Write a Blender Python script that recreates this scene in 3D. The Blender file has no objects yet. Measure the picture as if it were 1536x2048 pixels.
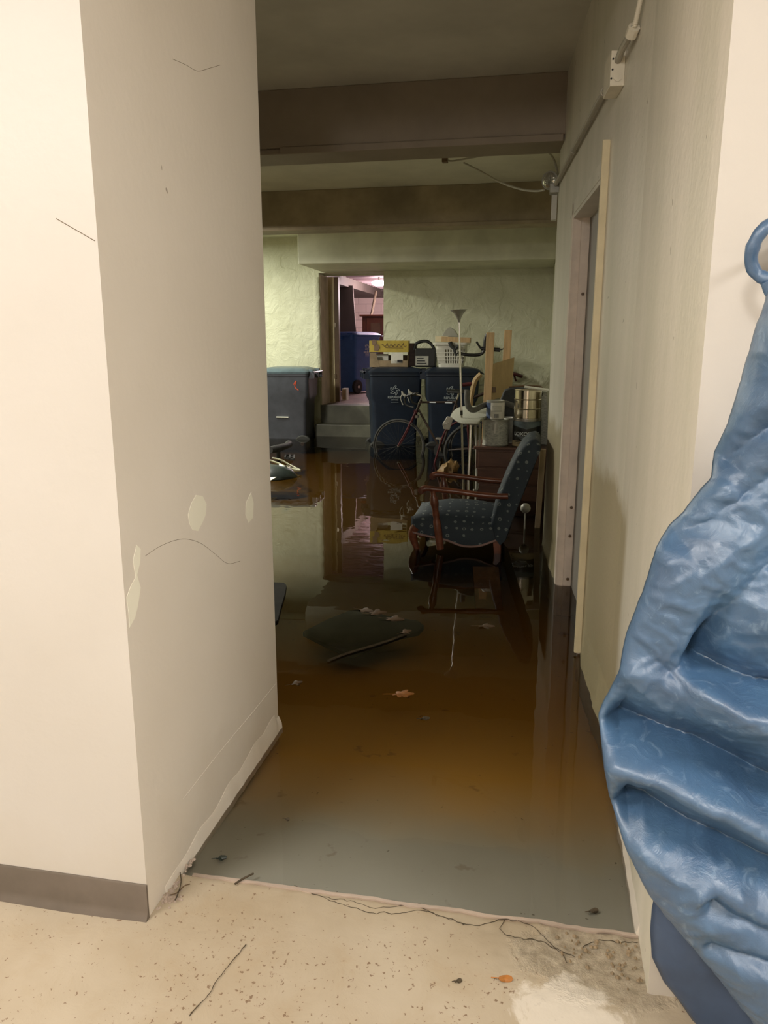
import bpy, math, random
from mathutils import Vector, noise, Matrix
random.seed(7)
S = bpy.context.scene
COL = S.collection

# ------------------------------------------------------------------ camera
F = 1540.0
PITCH = math.radians(12.4); YAW = math.radians(11.0); H = 1.42
cam = bpy.data.cameras.new('camera'); co = bpy.data.objects.new('camera', cam); COL.objects.link(co)
co.location = (0, 0, H); co.rotation_euler = (math.pi/2 - PITCH, 0, YAW)
cam.sensor_fit = 'VERTICAL'; cam.sensor_height = 24.0; cam.lens = F*24.0/2048.0
cam.clip_start = 0.02; cam.clip_end = 100
S.camera = co
fwd = Vector((-math.sin(YAW)*math.cos(PITCH), math.cos(YAW)*math.cos(PITCH), -math.sin(PITCH)))
rt = Vector((math.cos(YAW), math.sin(YAW), 0)); up = rt.cross(fwd)
def ray(x, y): return fwd + rt*((x-768)/F) - up*((y-1024)/F)
def at(x, y, Y):                    # survey of the photograph: the point at depth Y seen at x, y
    d = ray(x, y); t = Y/d.y; return Vector((d.x*t, Y, H + d.z*t))
def gz(x, y, z=0.0):                # the point at height z
    d = ray(x, y); t = (z-H)/d.z; return Vector((d.x*t, d.y*t, z))

# ------------------------------------------------------------------ world, exposure, lights
w = bpy.data.worlds.new('world'); S.world = w; w.use_nodes = True
w.node_tree.nodes['Background'].inputs[0].default_value = (0.9, 0.85, 0.75, 1)
w.node_tree.nodes['Background'].inputs[1].default_value = 0.0
S.view_settings.view_transform = 'Standard'; S.view_settings.look = 'None'
S.view_settings.gamma = 1.0; S.view_settings.use_curve_mapping = False
S.view_settings.exposure = 0.0
def area(name, loc, size, power, color, rot=(0, 0, 0)):
    l = bpy.data.lights.new(name, 'AREA'); l.shape = 'RECTANGLE'; l.size, l.size_y = size
    l.energy = power; l.color = color
    o = bpy.data.objects.new(name, l); COL.objects.link(o); o.location = loc; o.rotation_euler = rot
    return o
l = bpy.data.lights.new('hall_globe_light', 'POINT'); l.energy = 92; l.color = (1.0, 0.955, 0.91); l.shadow_soft_size = .14
o = bpy.data.objects.new('hall_globe_light', l); COL.objects.link(o); o.location = (-0.3, -1.0, 2.46)
area('hall_side_fill_light', (-1.9, -0.05, 2.63), (0.9, 0.7), 62, (1.0, 0.955, 0.91))  # pair of unseen side lights added to brighten the passage walls
area('hall_side_fill_light', (1.9, -0.05, 2.63), (0.9, 0.7), 62, (1.0, 0.955, 0.91))
area('basement_tube_and_fill_light', (-4.9, 9.9, 2.9), (0.25, 1.2), 140, (0.97, 1.0, 0.82))
area('basement_tube_and_fill_light', (-3.8, 7.5, 2.7), (0.25, 1.2), 175, (1.0, 0.96, 0.85))  # unseen fill added behind the left pier to brighten the far room
l = bpy.data.lights.new('back_room_light', 'POINT'); l.energy = 300; l.color = (1.0, 0.80, 0.83); l.shadow_soft_size = .12
o = bpy.data.objects.new('back_room_light', l); COL.objects.link(o); o.location = (-2.6, 16.9, 2.45)

# ------------------------------------------------------------------ materials
def nt(name):
    m = bpy.data.materials.new(name); m.use_nodes = True
    return m, m.node_tree, m.node_tree.nodes['Principled BSDF']
def N(t, typ, **k):
    n = t.nodes.new(typ)
    for a, b in k.items():
        if a in n.inputs.keys(): n.inputs[a].default_value = b
        else: setattr(n, a, b)
    return n
def L(t, a, b): t.links.new(a, b)
def mixc(t, fac, a, b):
    n = t.nodes.new('ShaderNodeMix'); n.data_type = 'RGBA'
    for sock, v in ((0, fac), (6, a), (7, b)):
        if hasattr(v, 'is_linked'): t.links.new(v, n.inputs[sock])
        else: n.inputs[sock].default_value = v if sock == 0 else (*v[:3], 1)
    return n.outputs[2]
def ramp(t, src, a, b):
    n = t.nodes.new('ShaderNodeMapRange'); n.inputs[1].default_value = a; n.inputs[2].default_value = b
    n.clamp = True; t.links.new(src, n.inputs[0]); return n.outputs[0]
def math_(t, op, a, b=0.0):
    n = t.nodes.new('ShaderNodeMath'); n.operation = op
    for i, v in enumerate((a, b)):
        if hasattr(v, 'is_linked'): t.links.new(v, n.inputs[i])
        else: n.inputs[i].default_value = v
    return n.outputs[0]
def pos(t, scale=(1, 1, 1)):
    g = t.nodes.new('ShaderNodeNewGeometry'); m = t.nodes.new('ShaderNodeMapping')
    m.inputs['Scale'].default_value = scale; t.links.new(g.outputs['Position'], m.inputs[0]); return m.outputs[0]
def objc(t, scale=(1, 1, 1)):
    g = t.nodes.new('ShaderNodeTexCoord'); m = t.nodes.new('ShaderNodeMapping')
    m.inputs['Scale'].default_value = scale; t.links.new(g.outputs['Object'], m.inputs[0]); return m.outputs[0]
def nz(t, vec, scale, detail=3, rough=.5, dist=0.0):
    n = t.nodes.new('ShaderNodeTexNoise'); n.inputs['Scale'].default_value = scale
    n.inputs['Detail'].default_value = detail; n.inputs['Roughness'].default_value = rough
    n.inputs['Distortion'].default_value = dist
    t.links.new(vec, n.inputs['Vector']); return n.outputs['Fac']
def bump(t, b, h, strength=.3, dist=.01):
    n = t.nodes.new('ShaderNodeBump'); n.inputs['Strength'].default_value = strength
    n.inputs['Distance'].default_value = dist; t.links.new(h, n.inputs['Height']); t.links.new(n.outputs[0], b.inputs['Normal'])
def mat(name, c, rough=.5, metal=0.0, var=.12, scale=12, bmp=0.0, c2=None, coord='obj', stretch=(1, 1, 1), spec=.5):
    m, t, b = nt(name)
    v = objc(t, stretch) if coord == 'obj' else pos(t, stretch)
    f = nz(t, v, scale, 4, .6)
    d = c2 or tuple(x*(1-var*2.2) for x in c)
    L(t, mixc(t, ramp(t, f, .35, .7), c, d), b.inputs['Base Color'])
    b.inputs['Roughness'].default_value = rough; b.inputs['Metallic'].default_value = metal
    b.inputs['Specular IOR Level'].default_value = spec
    if bmp: bump(t, b, nz(t, v, scale*3, 5, .6), bmp, .004)
    return m

def wall_paint(name, c, dirt, spot=.03):
    m, t, b = nt(name); p = pos(t)
    big = nz(t, p, 1.6, 3); fine = nz(t, p, 38, 3); chips = nz(t, pos(t, (1, 1, .55)), 17, 2)
    z = t.nodes.new('ShaderNodeSeparateXYZ'); L(t, p, z.inputs[0])
    col = mixc(t, ramp(t, big, .35, .7), c, tuple(x*y for x, y in zip(c, (.93, .92, .9))))
    low = math_(t, 'ADD', z.outputs[2], math_(t, 'MULTIPLY', nz(t, p, 4, 4, .6), .55))
    col = mixc(t, math_(t, 'MULTIPLY', ramp(t, low, .55, .2), .55), col, dirt)
    col = mixc(t, math_(t, 'MULTIPLY', ramp(t, chips, .775, .785), .7), col, (.22, .17, .11))
    L(t, col, b.inputs['Base Color']); b.inputs['Roughness'].default_value = .48
    bump(t, b, math_(t, 'ADD', fine, math_(t, 'MULTIPLY', big, 3)), .25, .003)
    return m
M = {}
M['wall'] = wall_paint('grey_beige_passage_paint', (.82, .775, .71), (.64, .56, .45))
M['wallfront'] = wall_paint('cream_paint_dimmed_for_light', (.575, .545, .505), (.52, .46, .37))  # front faces darkened in the colour to offset the direct light on them
# right wall: same paint, long damp stains
def right_wall():
    m, t, b = nt('damp_stained_wall_paint'); p = pos(t)
    s = t.nodes.new('ShaderNodeSeparateXYZ'); L(t, p, s.inputs[0])
    streak = nz(t, pos(t, (1, 3.2, .35)), 1.6, 3, .5)
    blot = nz(t, p, 3.2, 4, .65); fine = nz(t, p, 40, 3)
    col = mixc(t, ramp(t, streak, .35, .7), (.80, .75, .65), (.68, .65, .54))
    # stain rises from the water to about 1.1 m between the door and the bend
    zz = math_(t, 'ADD', s.outputs[2], math_(t, 'MULTIPLY', blot, .35))
    yy = math_(t, 'ADD', s.outputs[1], math_(t, 'MULTIPLY', blot, .12))
    st = math_(t, 'MULTIPLY', ramp(t, zz, 1.12, 1.02), ramp(t, yy, 2.55, 2.66))
    col = mixc(t, math_(t, 'MULTIPLY', st, .85), col, (.42, .35, .20))
    low = math_(t, 'MULTIPLY', ramp(t, zz, .62, .2), ramp(t, s.outputs[1], 1.75, 2.1))
    col = mixc(t, math_(t, 'MULTIPLY', low, .7), col, (.36, .32, .18))
    pe = ramp(t, nz(t, p, 11, 5, .7), .64, .68)
    col = mixc(t, math_(t, 'MULTIPLY', math_(t, 'MULTIPLY', pe, low), .7), col, (.62, .55, .40))
    col = mixc(t, math_(t, 'MULTIPLY', ramp(t, nz(t, p, 21, 2), .745, .755), .6), col, (.2, .16, .1))
    L(t, col, b.inputs['Base Color']); b.inputs['Roughness'].default_value = .42
    bump(t, b, math_(t, 'ADD', math_(t, 'MULTIPLY', blot, 4), fine), .3, .004)
    return m
M['rwall'] = right_wall()
def plaster():
    m, t, b = nt('old_peeling_plaster'); p = pos(t)
    s = t.nodes.new('ShaderNodeSeparateXYZ'); L(t, p, s.inputs[0])
    big = nz(t, p, 1.3, 5, .6, .6); mid = nz(t, p, 4.5, 5, .65, 1.2)
    col = mixc(t, ramp(t, big, .38, .62), (.68, .67, .51), (.57, .56, .405))
    zz = math_(t, 'ADD', s.outputs[2], math_(t, 'MULTIPLY', mid, .9))
    col = mixc(t, math_(t, 'MULTIPLY', ramp(t, zz, 1.42, 1.32), .7), col, (.26, .24, .13))
    col = mixc(t, math_(t, 'MULTIPLY', ramp(t, zz, .75, .55), .8), col, (.20, .165, .09))
    L(t, col, b.inputs['Base Color']); b.inputs['Roughness'].default_value = .55
    v = t.nodes.new('ShaderNodeTexVoronoi'); v.inputs['Scale'].default_value = 2.2; v.feature = 'F1'
    mp = t.nodes.new('ShaderNodeMix'); mp.data_type = 'VECTOR'
    L(t, p, mp.inputs[4]); n = t.nodes.new('ShaderNodeTexNoise'); n.inputs['Scale'].default_value = 3.0; L(t, p, n.inputs['Vector'])
    L(t, n.outputs['Color'], mp.inputs[5]); mp.inputs[0].default_value = .45; L(t, mp.outputs[1], v.inputs['Vector'])
    bump(t, b, math_(t, 'ADD', math_(t, 'MULTIPLY', ramp(t, v.outputs['Distance'], .30, .36), .25), mid), .8, .03)
    return m
M['plaster'] = plaster()
M['beam'] = mat('brown_beam_paint', (.31, .25, .185), .6, var=.08, scale=3, coord='pos', bmp=.25)
M['beam2'] = mat('worn_brown_beam_paint', (.42, .34, .22), .6, var=.18, scale=2.5, coord='pos', bmp=.3)
M['ceil'] = mat('dull_ceiling_plaster', (.74, .715, .62), .7, var=.1, scale=1.5, coord='pos', bmp=.2)
M['hallceil'] = mat('hall_ceiling_paint', (.78, .73, .62), .7, var=.05, scale=2, coord='pos')
M['soffit'] = mat('soffit_paint', (.74, .73, .58), .6, var=.12, scale=1.6, coord='pos', bmp=.15)
M['baseboard'] = mat('dark_vinyl_baseboard', (.105, .085, .065), .45, var=.2, scale=6, coord='pos', c2=(.15, .12, .095), bmp=.05)
def floor_mat():
    m, t, b = nt('worn_beige_floor_paint'); p = pos(t)
    s = t.nodes.new('ShaderNodeSeparateXYZ'); L(t, p, s.inputs[0])
    big = nz(t, p, 2.3, 4, .6); mid = nz(t, p, 9, 5, .7, .5)
    col = mixc(t, ramp(t, big, .35, .65), (.48, .41, .31), (.40, .325, .225))
    col = mixc(t, math_(t, 'MULTIPLY', ramp(t, mid, .52, .72), .5), col, (.40, .31, .2))
    sp = nz(t, pos(t, (1, 1, 1)), 90, 3, .6)
    dens = ramp(t, nz(t, p, 2.6, 2), .38, .60)
    col = mixc(t, math_(t, 'MULTIPLY', ramp(t, math_(t, 'ADD', sp, math_(t, 'MULTIPLY', dens, .075)), .70, .725), .85), col, (.17, .10, .055))
    # bare rough concrete near the threshold's right end
    dx = math_(t, 'SUBTRACT', s.outputs[0], .20); dy = math_(t, 'SUBTRACT', s.outputs[1], 1.60)
    r = math_(t, 'SQRT', math_(t, 'ADD', math_(t, 'MULTIPLY', dx, dx), math_(t, 'MULTIPLY', math_(t, 'MULTIPLY', dy, dy), 2.2)))
    rr = math_(t, 'ADD', r, math_(t, 'MULTIPLY', mid, .22))
    bare = ramp(t, rr, .31, .27)
    col = mixc(t, math_(t, 'MULTIPLY', bare, .9), col, mixc(t, nz(t, p, 45, 4, .7), (.60, .52, .40), (.16, .12, .07)))
    dx2 = math_(t, 'SUBTRACT', s.outputs[0], .12); dy2 = math_(t, 'SUBTRACT', s.outputs[1], 1.42)
    r2 = math_(t, 'ADD', math_(t, 'SQRT', math_(t, 'ADD', math_(t, 'MULTIPLY', dx2, dx2), math_(t, 'MULTIPLY', dy2, dy2))), math_(t, 'MULTIPLY', mid, .2))
    col = mixc(t, math_(t, 'MULTIPLY', ramp(t, r2, .225, .205), .75), col, (.68, .62, .53))
    L(t, col, b.inputs['Base Color'])
    L(t, math_(t, 'ADD', math_(t, 'MULTIPLY', bare, -.15), .5), b.inputs['Roughness'])
    hh = math_(t, 'ADD', math_(t, 'MULTIPLY', math_(t, 'MULTIPLY', nz(t, p, 55, 5, .7), bare), 3.5), mid)
    bump(t, b, hh, .4, .006)
    return m
M['floor'] = floor_mat()
def sub_floor():
    m, t, b = nt('grey_painted_concrete'); p = pos(t)
    mid = nz(t, p, 7, 4, .6); sp = nz(t, p, 45, 3, .6)
    col = mixc(t, ramp(t, nz(t, p, 1.8, 4), .35, .65), (.35, .35, .30), (.31, .305, .255))
    s = t.nodes.new('ShaderNodeSeparateXYZ'); L(t, p, s.inputs[0])
    silt_glow = ramp(t, math_(t, 'ADD', s.outputs[1], math_(t, 'MULTIPLY', nz(t, p, 3, 3), .3)), 2.12, 2.6)
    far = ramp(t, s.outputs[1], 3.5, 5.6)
    col = mixc(t, silt_glow, col, mixc(t, far, (.56, .34, .075), (.10, .09, .06)))  # silt brown also paints in light scattered by the murk, toned down further off
    col = mixc(t, math_(t, 'MULTIPLY', ramp(t, sp, .71, .73), .7), col, (.06, .045, .02))
    col = mixc(t, math_(t, 'MULTIPLY', ramp(t, mid, .66, .7), .35), col, (.12, .08, .04))
    L(t, col, b.inputs['Base Color']); b.inputs['Roughness'].default_value = .8
    return m
M['subfloor'] = sub_floor()
def water():
    m, t, b = nt('murky_brown_water'); t.nodes.remove(b)
    out = t.nodes['Material Output']
    tr = N(t, 'ShaderNodeBsdfTransparent'); gl = t.nodes.new('ShaderNodeBsdfGlossy'); gl.inputs['Roughness'].default_value = .008
    fr = t.nodes.new('ShaderNodeFresnel'); fr.inputs[0].default_value = 1.33
    mx = t.nodes.new('ShaderNodeMixShader'); L(t, fr.outputs[0], mx.inputs[0]); L(t, tr.outputs[0], mx.inputs[1]); L(t, gl.outputs[0], mx.inputs[2])
    bp = t.nodes.new('ShaderNodeBump'); bp.inputs['Strength'].default_value = 1.0; bp.inputs['Distance'].default_value = .0011
    L(t, nz(t, pos(t, (1, 1.2, 1)), 3.6, 2, .45), bp.inputs['Height'])
    L(t, bp.outputs[0], gl.inputs['Normal'])
    L(t, mx.outputs[0], out.inputs['Surface'])
    va = t.nodes.new('ShaderNodeVolumeAbsorption'); va.inputs['Density'].default_value = 2.8
    va.inputs['Color'].default_value = (.70, .53, .09, 1); L(t, va.outputs[0], out.inputs['Volume'])
    return m
M['water'] = water()
M['jamb'] = mat('aged_jamb_paint', (.86, .74, .63), .55, var=.1, scale=7, coord='pos', bmp=.1)
M['reveal'] = mat('pinkish_reveal_paint', (.74, .62, .52), .6, var=.12, scale=4, coord='pos', bmp=.3)
M['jambpale'] = mat('flaking_jamb_paint', (.55, .44, .36), .6, var=.15, scale=5, coord='pos', bmp=.3)
M['doorgrey'] = mat('grey_door_paint', (.30, .28, .25), .5, var=.05, scale=2, coord='pos')
M['casing'] = mat('pale_wood_strip', (.78, .68, .45), .55, var=.08, scale=6, coord='pos')
M['brown'] = mat('brown_door_frame', (.17, .10, .05), .5, var=.15, scale=4, coord='pos')
M['frameyellow'] = mat('tan_door_casing', (.42, .33, .19), .5, var=.12, scale=5, coord='pos')
M['step'] = mat('green_grey_step_paint', (.095, .092, .065), .5, var=.18, scale=4, coord='pos', bmp=.15)
def brick():
    m, t, b = nt('pink_lit_brick'); br = t.nodes.new('ShaderNodeTexBrick')
    g = t.nodes.new('ShaderNodeNewGeometry'); sx = t.nodes.new('ShaderNodeSeparateXYZ'); cx = t.nodes.new('ShaderNodeCombineXYZ')
    L(t, g.outputs['Position'], sx.inputs[0]); L(t, sx.outputs[0], cx.inputs[0]); L(t, sx.outputs[2], cx.inputs[1]); L(t, cx.outputs[0], br.inputs['Vector'])
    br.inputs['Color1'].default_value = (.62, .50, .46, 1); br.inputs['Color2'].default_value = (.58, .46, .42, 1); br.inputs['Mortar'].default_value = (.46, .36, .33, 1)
    br.inputs['Scale'].default_value = 1; br.inputs['Brick Width'].default_value = .4; br.inputs['Row Height'].default_value = .2; br.inputs['Mortar Size'].default_value = .012
    L(t, br.outputs['Color'], b.inputs['Base Color']); b.inputs['Roughness'].default_value = .7
    bump(t, b, br.outputs['Fac'], -.5, .01); return m
M['brick'] = brick()
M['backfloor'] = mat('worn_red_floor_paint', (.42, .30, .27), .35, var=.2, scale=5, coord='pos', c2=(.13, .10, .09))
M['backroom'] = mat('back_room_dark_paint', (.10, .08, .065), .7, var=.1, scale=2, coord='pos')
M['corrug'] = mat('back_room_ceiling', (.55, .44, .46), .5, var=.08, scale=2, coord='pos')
M['binblue'] = mat('blue_bin_plastic', (.014, .023, .042), .42, var=.12, scale=8, bmp=.06)
M['bindark'] = mat('grey_blue_bin_plastic', (.060, .063, .078), .42, var=.12, scale=8, bmp=.06)
M['binlight'] = mat('bright_blue_bin_plastic', (.05, .14, .40), .38, var=.08, scale=8)
M['binlid'] = mat('dusty_bin_lid', (.10, .14, .165), .35, var=.15, scale=6)
M['binliddark'] = mat('dark_blue_bin_lid', (.013, .021, .038), .4, var=.15, scale=6)
M['print'] = mat('white_print', (.62, .66, .68), .5, var=.03)
M['printdim'] = mat('faded_white_print', (.30, .34, .36), .5, var=.03)
M['red'] = mat('red_sticker', (.50, .07, .03), .5)
M['black'] = mat('black_plastic', (.012, .012, .011), .4, var=.2)
M['blackmat'] = mat('black_rubber', (.02, .019, .017), .7, var=.2)
M['chrome'] = mat('scuffed_chrome', (.60, .58, .53), .25, 1.0, var=.02, scale=20)
M['steel'] = mat('brushed_steel', (.55, .52, .46), .38, 1.0, var=.15, scale=14)
M['tin'] = mat('shiny_tin', (.72, .64, .52), .16, 1.0, var=.08, scale=8)
M['galv'] = mat('grey_painted_metal', (.40, .39, .34), .45, .3, var=.12, scale=12)
M['conduit'] = mat('painted_conduit', (.47, .43, .35), .45, var=.08, scale=10)
M['boxwhite'] = mat('cream_box_paint', (.80, .74, .60), .45, var=.05, scale=14)
M['white'] = mat('white_plastic', (.66, .64, .56), .4, var=.06, scale=8)
M['paper'] = mat('printed_paper', (.52, .52, .46), .7, var=.2, scale=40, stretch=(1, 1, 3), c2=(.22, .23, .21))
M['papercl'] = mat('plain_white_paper', (.70, .68, .61), .7, var=.05)
M['blue'] = mat('blue_print', (.05, .08, .17), .5)
M['loxon'] = mat('black_paint_label', (.015, .017, .018), .4)
M['loxontop'] = mat('grey_blue_label', (.13, .17, .18), .5, var=.25, scale=9)
M['loxonlow'] = mat('cream_label', (.52, .42, .25), .6, var=.15, scale=30)
M['yellow'] = mat('yellow_carton', (.50, .37, .055), .5, var=.1, scale=9)
M['cardboard'] = mat('brown_cardboard', (.30, .22, .13), .75, var=.15, scale=9)
M['cardwet'] = mat('wet_orange_cardboard', (.30, .145, .05), .6, var=.2, scale=9)
M['wood'] = mat('raw_pine', (.58, .39, .20), .6, var=.14, scale=5, stretch=(6, 6, .8))
M['ply'] = mat('plywood', (.44, .31, .15), .6, var=.12, scale=4, stretch=(4, 4, .8))
M['chest'] = mat('red_brown_wood', (.135, .058, .035), .42, var=.2, scale=4, stretch=(1, 1, 6))
M['chairwood'] = mat('red_varnished_wood', (.19, .06, .03), .3, var=.25, scale=6, stretch=(1, 3, 3))
M['trimbraid'] = mat('pink_braid_trim', (.30, .19, .17), .7)
M['slab'] = mat('dark_wet_board', (.035, .032, .026), .9, var=.2, scale=9, bmp=.2, spec=.2)
M['leaf'] = mat('dry_brown_leaf', (.42, .16, .03), .6, var=.2, scale=30)
M['leafpale'] = mat('pale_dead_leaf', (.15, .09, .045), .7, var=.2, scale=30)
M['twig'] = mat('dark_twig', (.075, .055, .03), .8, var=.2, scale=30)
M['grey'] = mat('grey_foam', (.12, .115, .10), .7, var=.15, scale=16)
M['darkbag'] = mat('charcoal_fabric', (.035, .037, .036), .7, var=.2, scale=18)
M['greenbag'] = mat('dark_green_bag', (.022, .032, .027), .4, var=.2, scale=9)
M['board'] = mat('ironing_board_cover', (.46, .46, .38), .6, var=.08, scale=26, stretch=(6, 1, 1), c2=(.30, .30, .25))
M['rimgrey'] = mat('dull_rim_metal', (.13, .125, .11), .5, .5, var=.2)
M['bikered'] = mat('maroon_bike_paint', (.085, .018, .022), .3, var=.2)
M['bikedark'] = mat('dark_bike_paint', (.045, .028, .022), .35, var=.2)
M['orange'] = mat('orange_bag', (.20, .11, .03), .6, var=.2, scale=12)
M['cabinet'] = mat('orange_cabinet_wood', (.19, .06, .03), .35, var=.2, scale=5, stretch=(1, 1, .5))
M['tiecl'] = mat('clear_plastic', (.40, .39, .33), .25, var=.05)
M['patch'] = mat('bare_paint_patch', (.97, .96, .84), .6, var=.02, coord='pos', scale=6)
M['crack'] = mat('dark_crack', (.20, .15, .10), .9)
def em(name, c, s):
    m, t, b = nt(name); b.inputs['Emission Color'].default_value = (*c, 1); b.inputs['Emission Strength'].default_value = s
    b.inputs['Base Color'].default_value = (*c, 1); return m
M['lamp'] = em('lit_lamp_diffuser', (1, .9, .92), 9)
def glassy():
    m, t, b = nt('lamp_lens_glass'); b.inputs['Base Color'].default_value = (.55, .55, .48, 1)
    b.inputs['Roughness'].default_value = .08; b.inputs['Metallic'].default_value = .7
    v = t.nodes.new('ShaderNodeTexVoronoi'); v.inputs['Scale'].default_value = 70; L(t, objc(t), v.inputs['Vector'])
    bump(t, b, v.outputs['Distance'], .6, .004); return m
M['lens'] = glassy()
def chair_fabric():
    m, t, b = nt('blue_motif_upholstery'); v = t.nodes.new('ShaderNodeTexVoronoi')
    v.inputs['Scale'].default_value = 17; v.inputs['Randomness'].default_value = .3
    sx = t.nodes.new('ShaderNodeSeparateXYZ'); L(t, objc(t), sx.inputs[0]); cx_ = t.nodes.new('ShaderNodeCombineXYZ')
    L(t, sx.outputs[0], cx_.inputs[0]); L(t, math_(t, 'ADD', math_(t, 'MULTIPLY', sx.outputs[1], .9), sx.outputs[2]), cx_.inputs[1]); L(t, cx_.outputs[0], v.inputs['Vector'])
    ringy = math_(t, 'ABSOLUTE', math_(t, 'SUBTRACT', v.outputs['Distance'], .17))
    mot = ramp(t, math_(t, 'ADD', ringy, math_(t, 'MULTIPLY', nz(t, objc(t), 120, 2), .09)), .115, .07)
    base = mixc(t, nz(t, objc(t), 9, 3), (.014, .024, .036), (.020, .033, .042))
    base = mixc(t, math_(t, 'MULTIPLY', mot, .7), base, (.20, .23, .21))
    L(t, base, b.inputs['Base Color']); b.inputs['Roughness'].default_value = .75
    bump(t, b, nz(t, objc(t), 220, 2), .3, .002); return m
M['fabric'] = chair_fabric()
def tarp_mat():
    m, t, b = nt('blue_coated_cloth'); o = pos(t)
    cr = nz(t, o, 22, 7, .72, 1.3); big = nz(t, o, 5, 4, .6, .8)
    col = mixc(t, ramp(t, big, .35, .65), (.068, .150, .275), (.042, .098, .195))
    col = mixc(t, math_(t, 'MULTIPLY', ramp(t, cr, .56, .70), .45), col, (.25, .37, .52))
    L(t, col, b.inputs['Base Color']); b.inputs['Roughness'].default_value = .34
    b.inputs['Specular IOR Level'].default_value = 1.0
    bump(t, b, math_(t, 'ADD', cr, math_(t, 'MULTIPLY', big, .5)), .5, .004); return m
M['tarp'] = tarp_mat()
M['tarplining'] = mat('dark_blue_lining', (.05, .085, .16), .45, var=.1, coord='pos')

# ------------------------------------------------------------------ mesh building
W = {}
class MB:
    def __init__(s): s.v = []; s.f = []
    def add(s, vs, fs, T=None):
        o = len(s.v); s.v += [Vector(T @ Vector(x)) if T else Vector(x) for x in vs]; s.f += [tuple(i+o for i in f) for f in fs]; return s
    def box(s, a, b, T=None):
        x0, y0, z0 = a; x1, y1, z1 = b
        return s.add([(x0,y0,z0),(x1,y0,z0),(x1,y1,z0),(x0,y1,z0),(x0,y0,z1),(x1,y0,z1),(x1,y1,z1),(x0,y1,z1)],
            [(3,2,1,0),(4,5,6,7),(0,1,5,4),(1,2,6,5),(2,3,7,6),(3,0,4,7)], T)
    def prism(s, poly, z0, z1, T=None):      # poly in xy
        n = len(poly); v = [(p[0],p[1],z0) for p in poly]+[(p[0],p[1],z1) for p in poly]
        return s.add(v, [tuple(range(n-1,-1,-1)), tuple(range(n,2*n))]+[(i,(i+1)%n,n+(i+1)%n,n+i) for i in range(n)], T)
    def loft(s, rings, closed=True, caps=True):
        o = len(s.v); n = len(rings[0])
        for r in rings: s.v += [Vector(p) for p in r]
        for k in range(len(rings)-1):
            for i in range(n if closed else n-1):
                j = (i+1) % n; s.f.append((o+k*n+i, o+k*n+j, o+(k+1)*n+j, o+(k+1)*n+i))
        if caps and closed:
            s.f.append(tuple(o+i for i in range(n-1,-1,-1))); q = o+(len(rings)-1)*n; s.f.append(tuple(q+i for i in range(n)))
        return s
    def tube(s, pts, r, n=10, caps=True, closed=False):
        pts = [Vector(p) for p in pts]; m = len(pts); rs = r if isinstance(r, (list, tuple)) else [r]*m
        rings = []; ref = None
        for i, p in enumerate(pts):
            a = pts[(i-1) % m] if (closed or i > 0) else p; b = pts[(i+1) % m] if (closed or i < m-1) else p
            d = (b-a).normalized()
            if ref is None: ref = Vector((0,0,1)) if abs(d.z) < .9 else Vector((1,0,0))
            u = (ref - d*ref.dot(d)).normalized(); ref = u; w_ = d.cross(u)
            rings.append([p + (u*math.cos(2*math.pi*k/n)+w_*math.sin(2*math.pi*k/n))*rs[i] for k in range(n)])
        if closed: rings.append(rings[0]); caps = False
        return s.loft(rings, True, caps)
    def lathe(s, prof, c, n=24, axis=None):   # prof: (r, h)
        c = Vector(c); ax = Vector(axis or (0,0,1)).normalized()
        u = (Vector((1,0,0)) if abs(ax.x) < .9 else Vector((0,1,0))); u = (u-ax*u.dot(ax)).normalized(); w_ = ax.cross(u)
        return s.loft([[c+ax*h+(u*math.cos(2*math.pi*k/n)+w_*math.sin(2*math.pi*k/n))*max(r,1e-4) for k in range(n)] for r, h in prof])
    def build(s, name, m, parent=None, local=False, smooth=30, bevel=0.0, sub=0, rz=0, origin=None):
        if parent is not None: off = Vector((0,0,0)) if local else W.get(parent, Vector((0,0,0)))
        elif local: off = Vector((0,0,0))
        else:
            xs=[p.x for p in s.v]; ys=[p.y for p in s.v]; zs=[p.z for p in s.v]
            off = Vector(origin) if origin else Vector(((min(xs)+max(xs))/2,(min(ys)+max(ys))/2,min(zs)))
        me = bpy.data.meshes.new(name); me.from_pydata([p-off for p in s.v], [], s.f); me.validate()
        me.materials.append(M[m])
        o = bpy.data.objects.new(name, me); COL.objects.link(o)
        if parent is not None: o.parent = parent; W[o] = W.get(parent, Vector((0,0,0)))
        else: o.location = off; W[o] = off
        import bmesh
        b = bmesh.new(); b.from_mesh(me); bmesh.ops.remove_doubles(b, verts=b.verts, dist=1e-6); bmesh.ops.recalc_face_normals(b, faces=b.faces); b.to_mesh(me); b.free()
        if bevel:
            md = o.modifiers.new('bevel','BEVEL'); md.width = bevel; md.segments = 2; md.limit_method = 'ANGLE'; md.angle_limit = math.radians(40)
        if sub:
            md = o.modifiers.new('sub','SUBSURF'); md.levels = sub; md.render_levels = sub
        if smooth:
            me.polygons.foreach_set('use_smooth', [True]*len(me.polygons))
            if not sub: me.set_sharp_from_angle(angle=math.radians(smooth))
        return o
def tag(o, label=None, cat=None, group=None, kind=None):
    for k, v in (('label', label), ('category', cat), ('group', group), ('kind', kind)):
        if v: o[k] = v
    return o
def empty(name, loc, label, cat, group=None, rz=0):
    o = bpy.data.objects.new(name, None); COL.objects.link(o); o.location = loc; o.rotation_euler = (0,0,rz)
    W[o] = Vector(loc); o.empty_display_size = .1; return tag(o, label, cat, group)
def copy_tree(o, parent=None):
    c = o.copy(); COL.objects.link(c)
    if parent is not None: c.parent = parent
    for ch in [x for x in bpy.data.objects if x.parent == o]: copy_tree(ch, c)
    return c
def struct(o): return tag(o, kind='structure')
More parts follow.
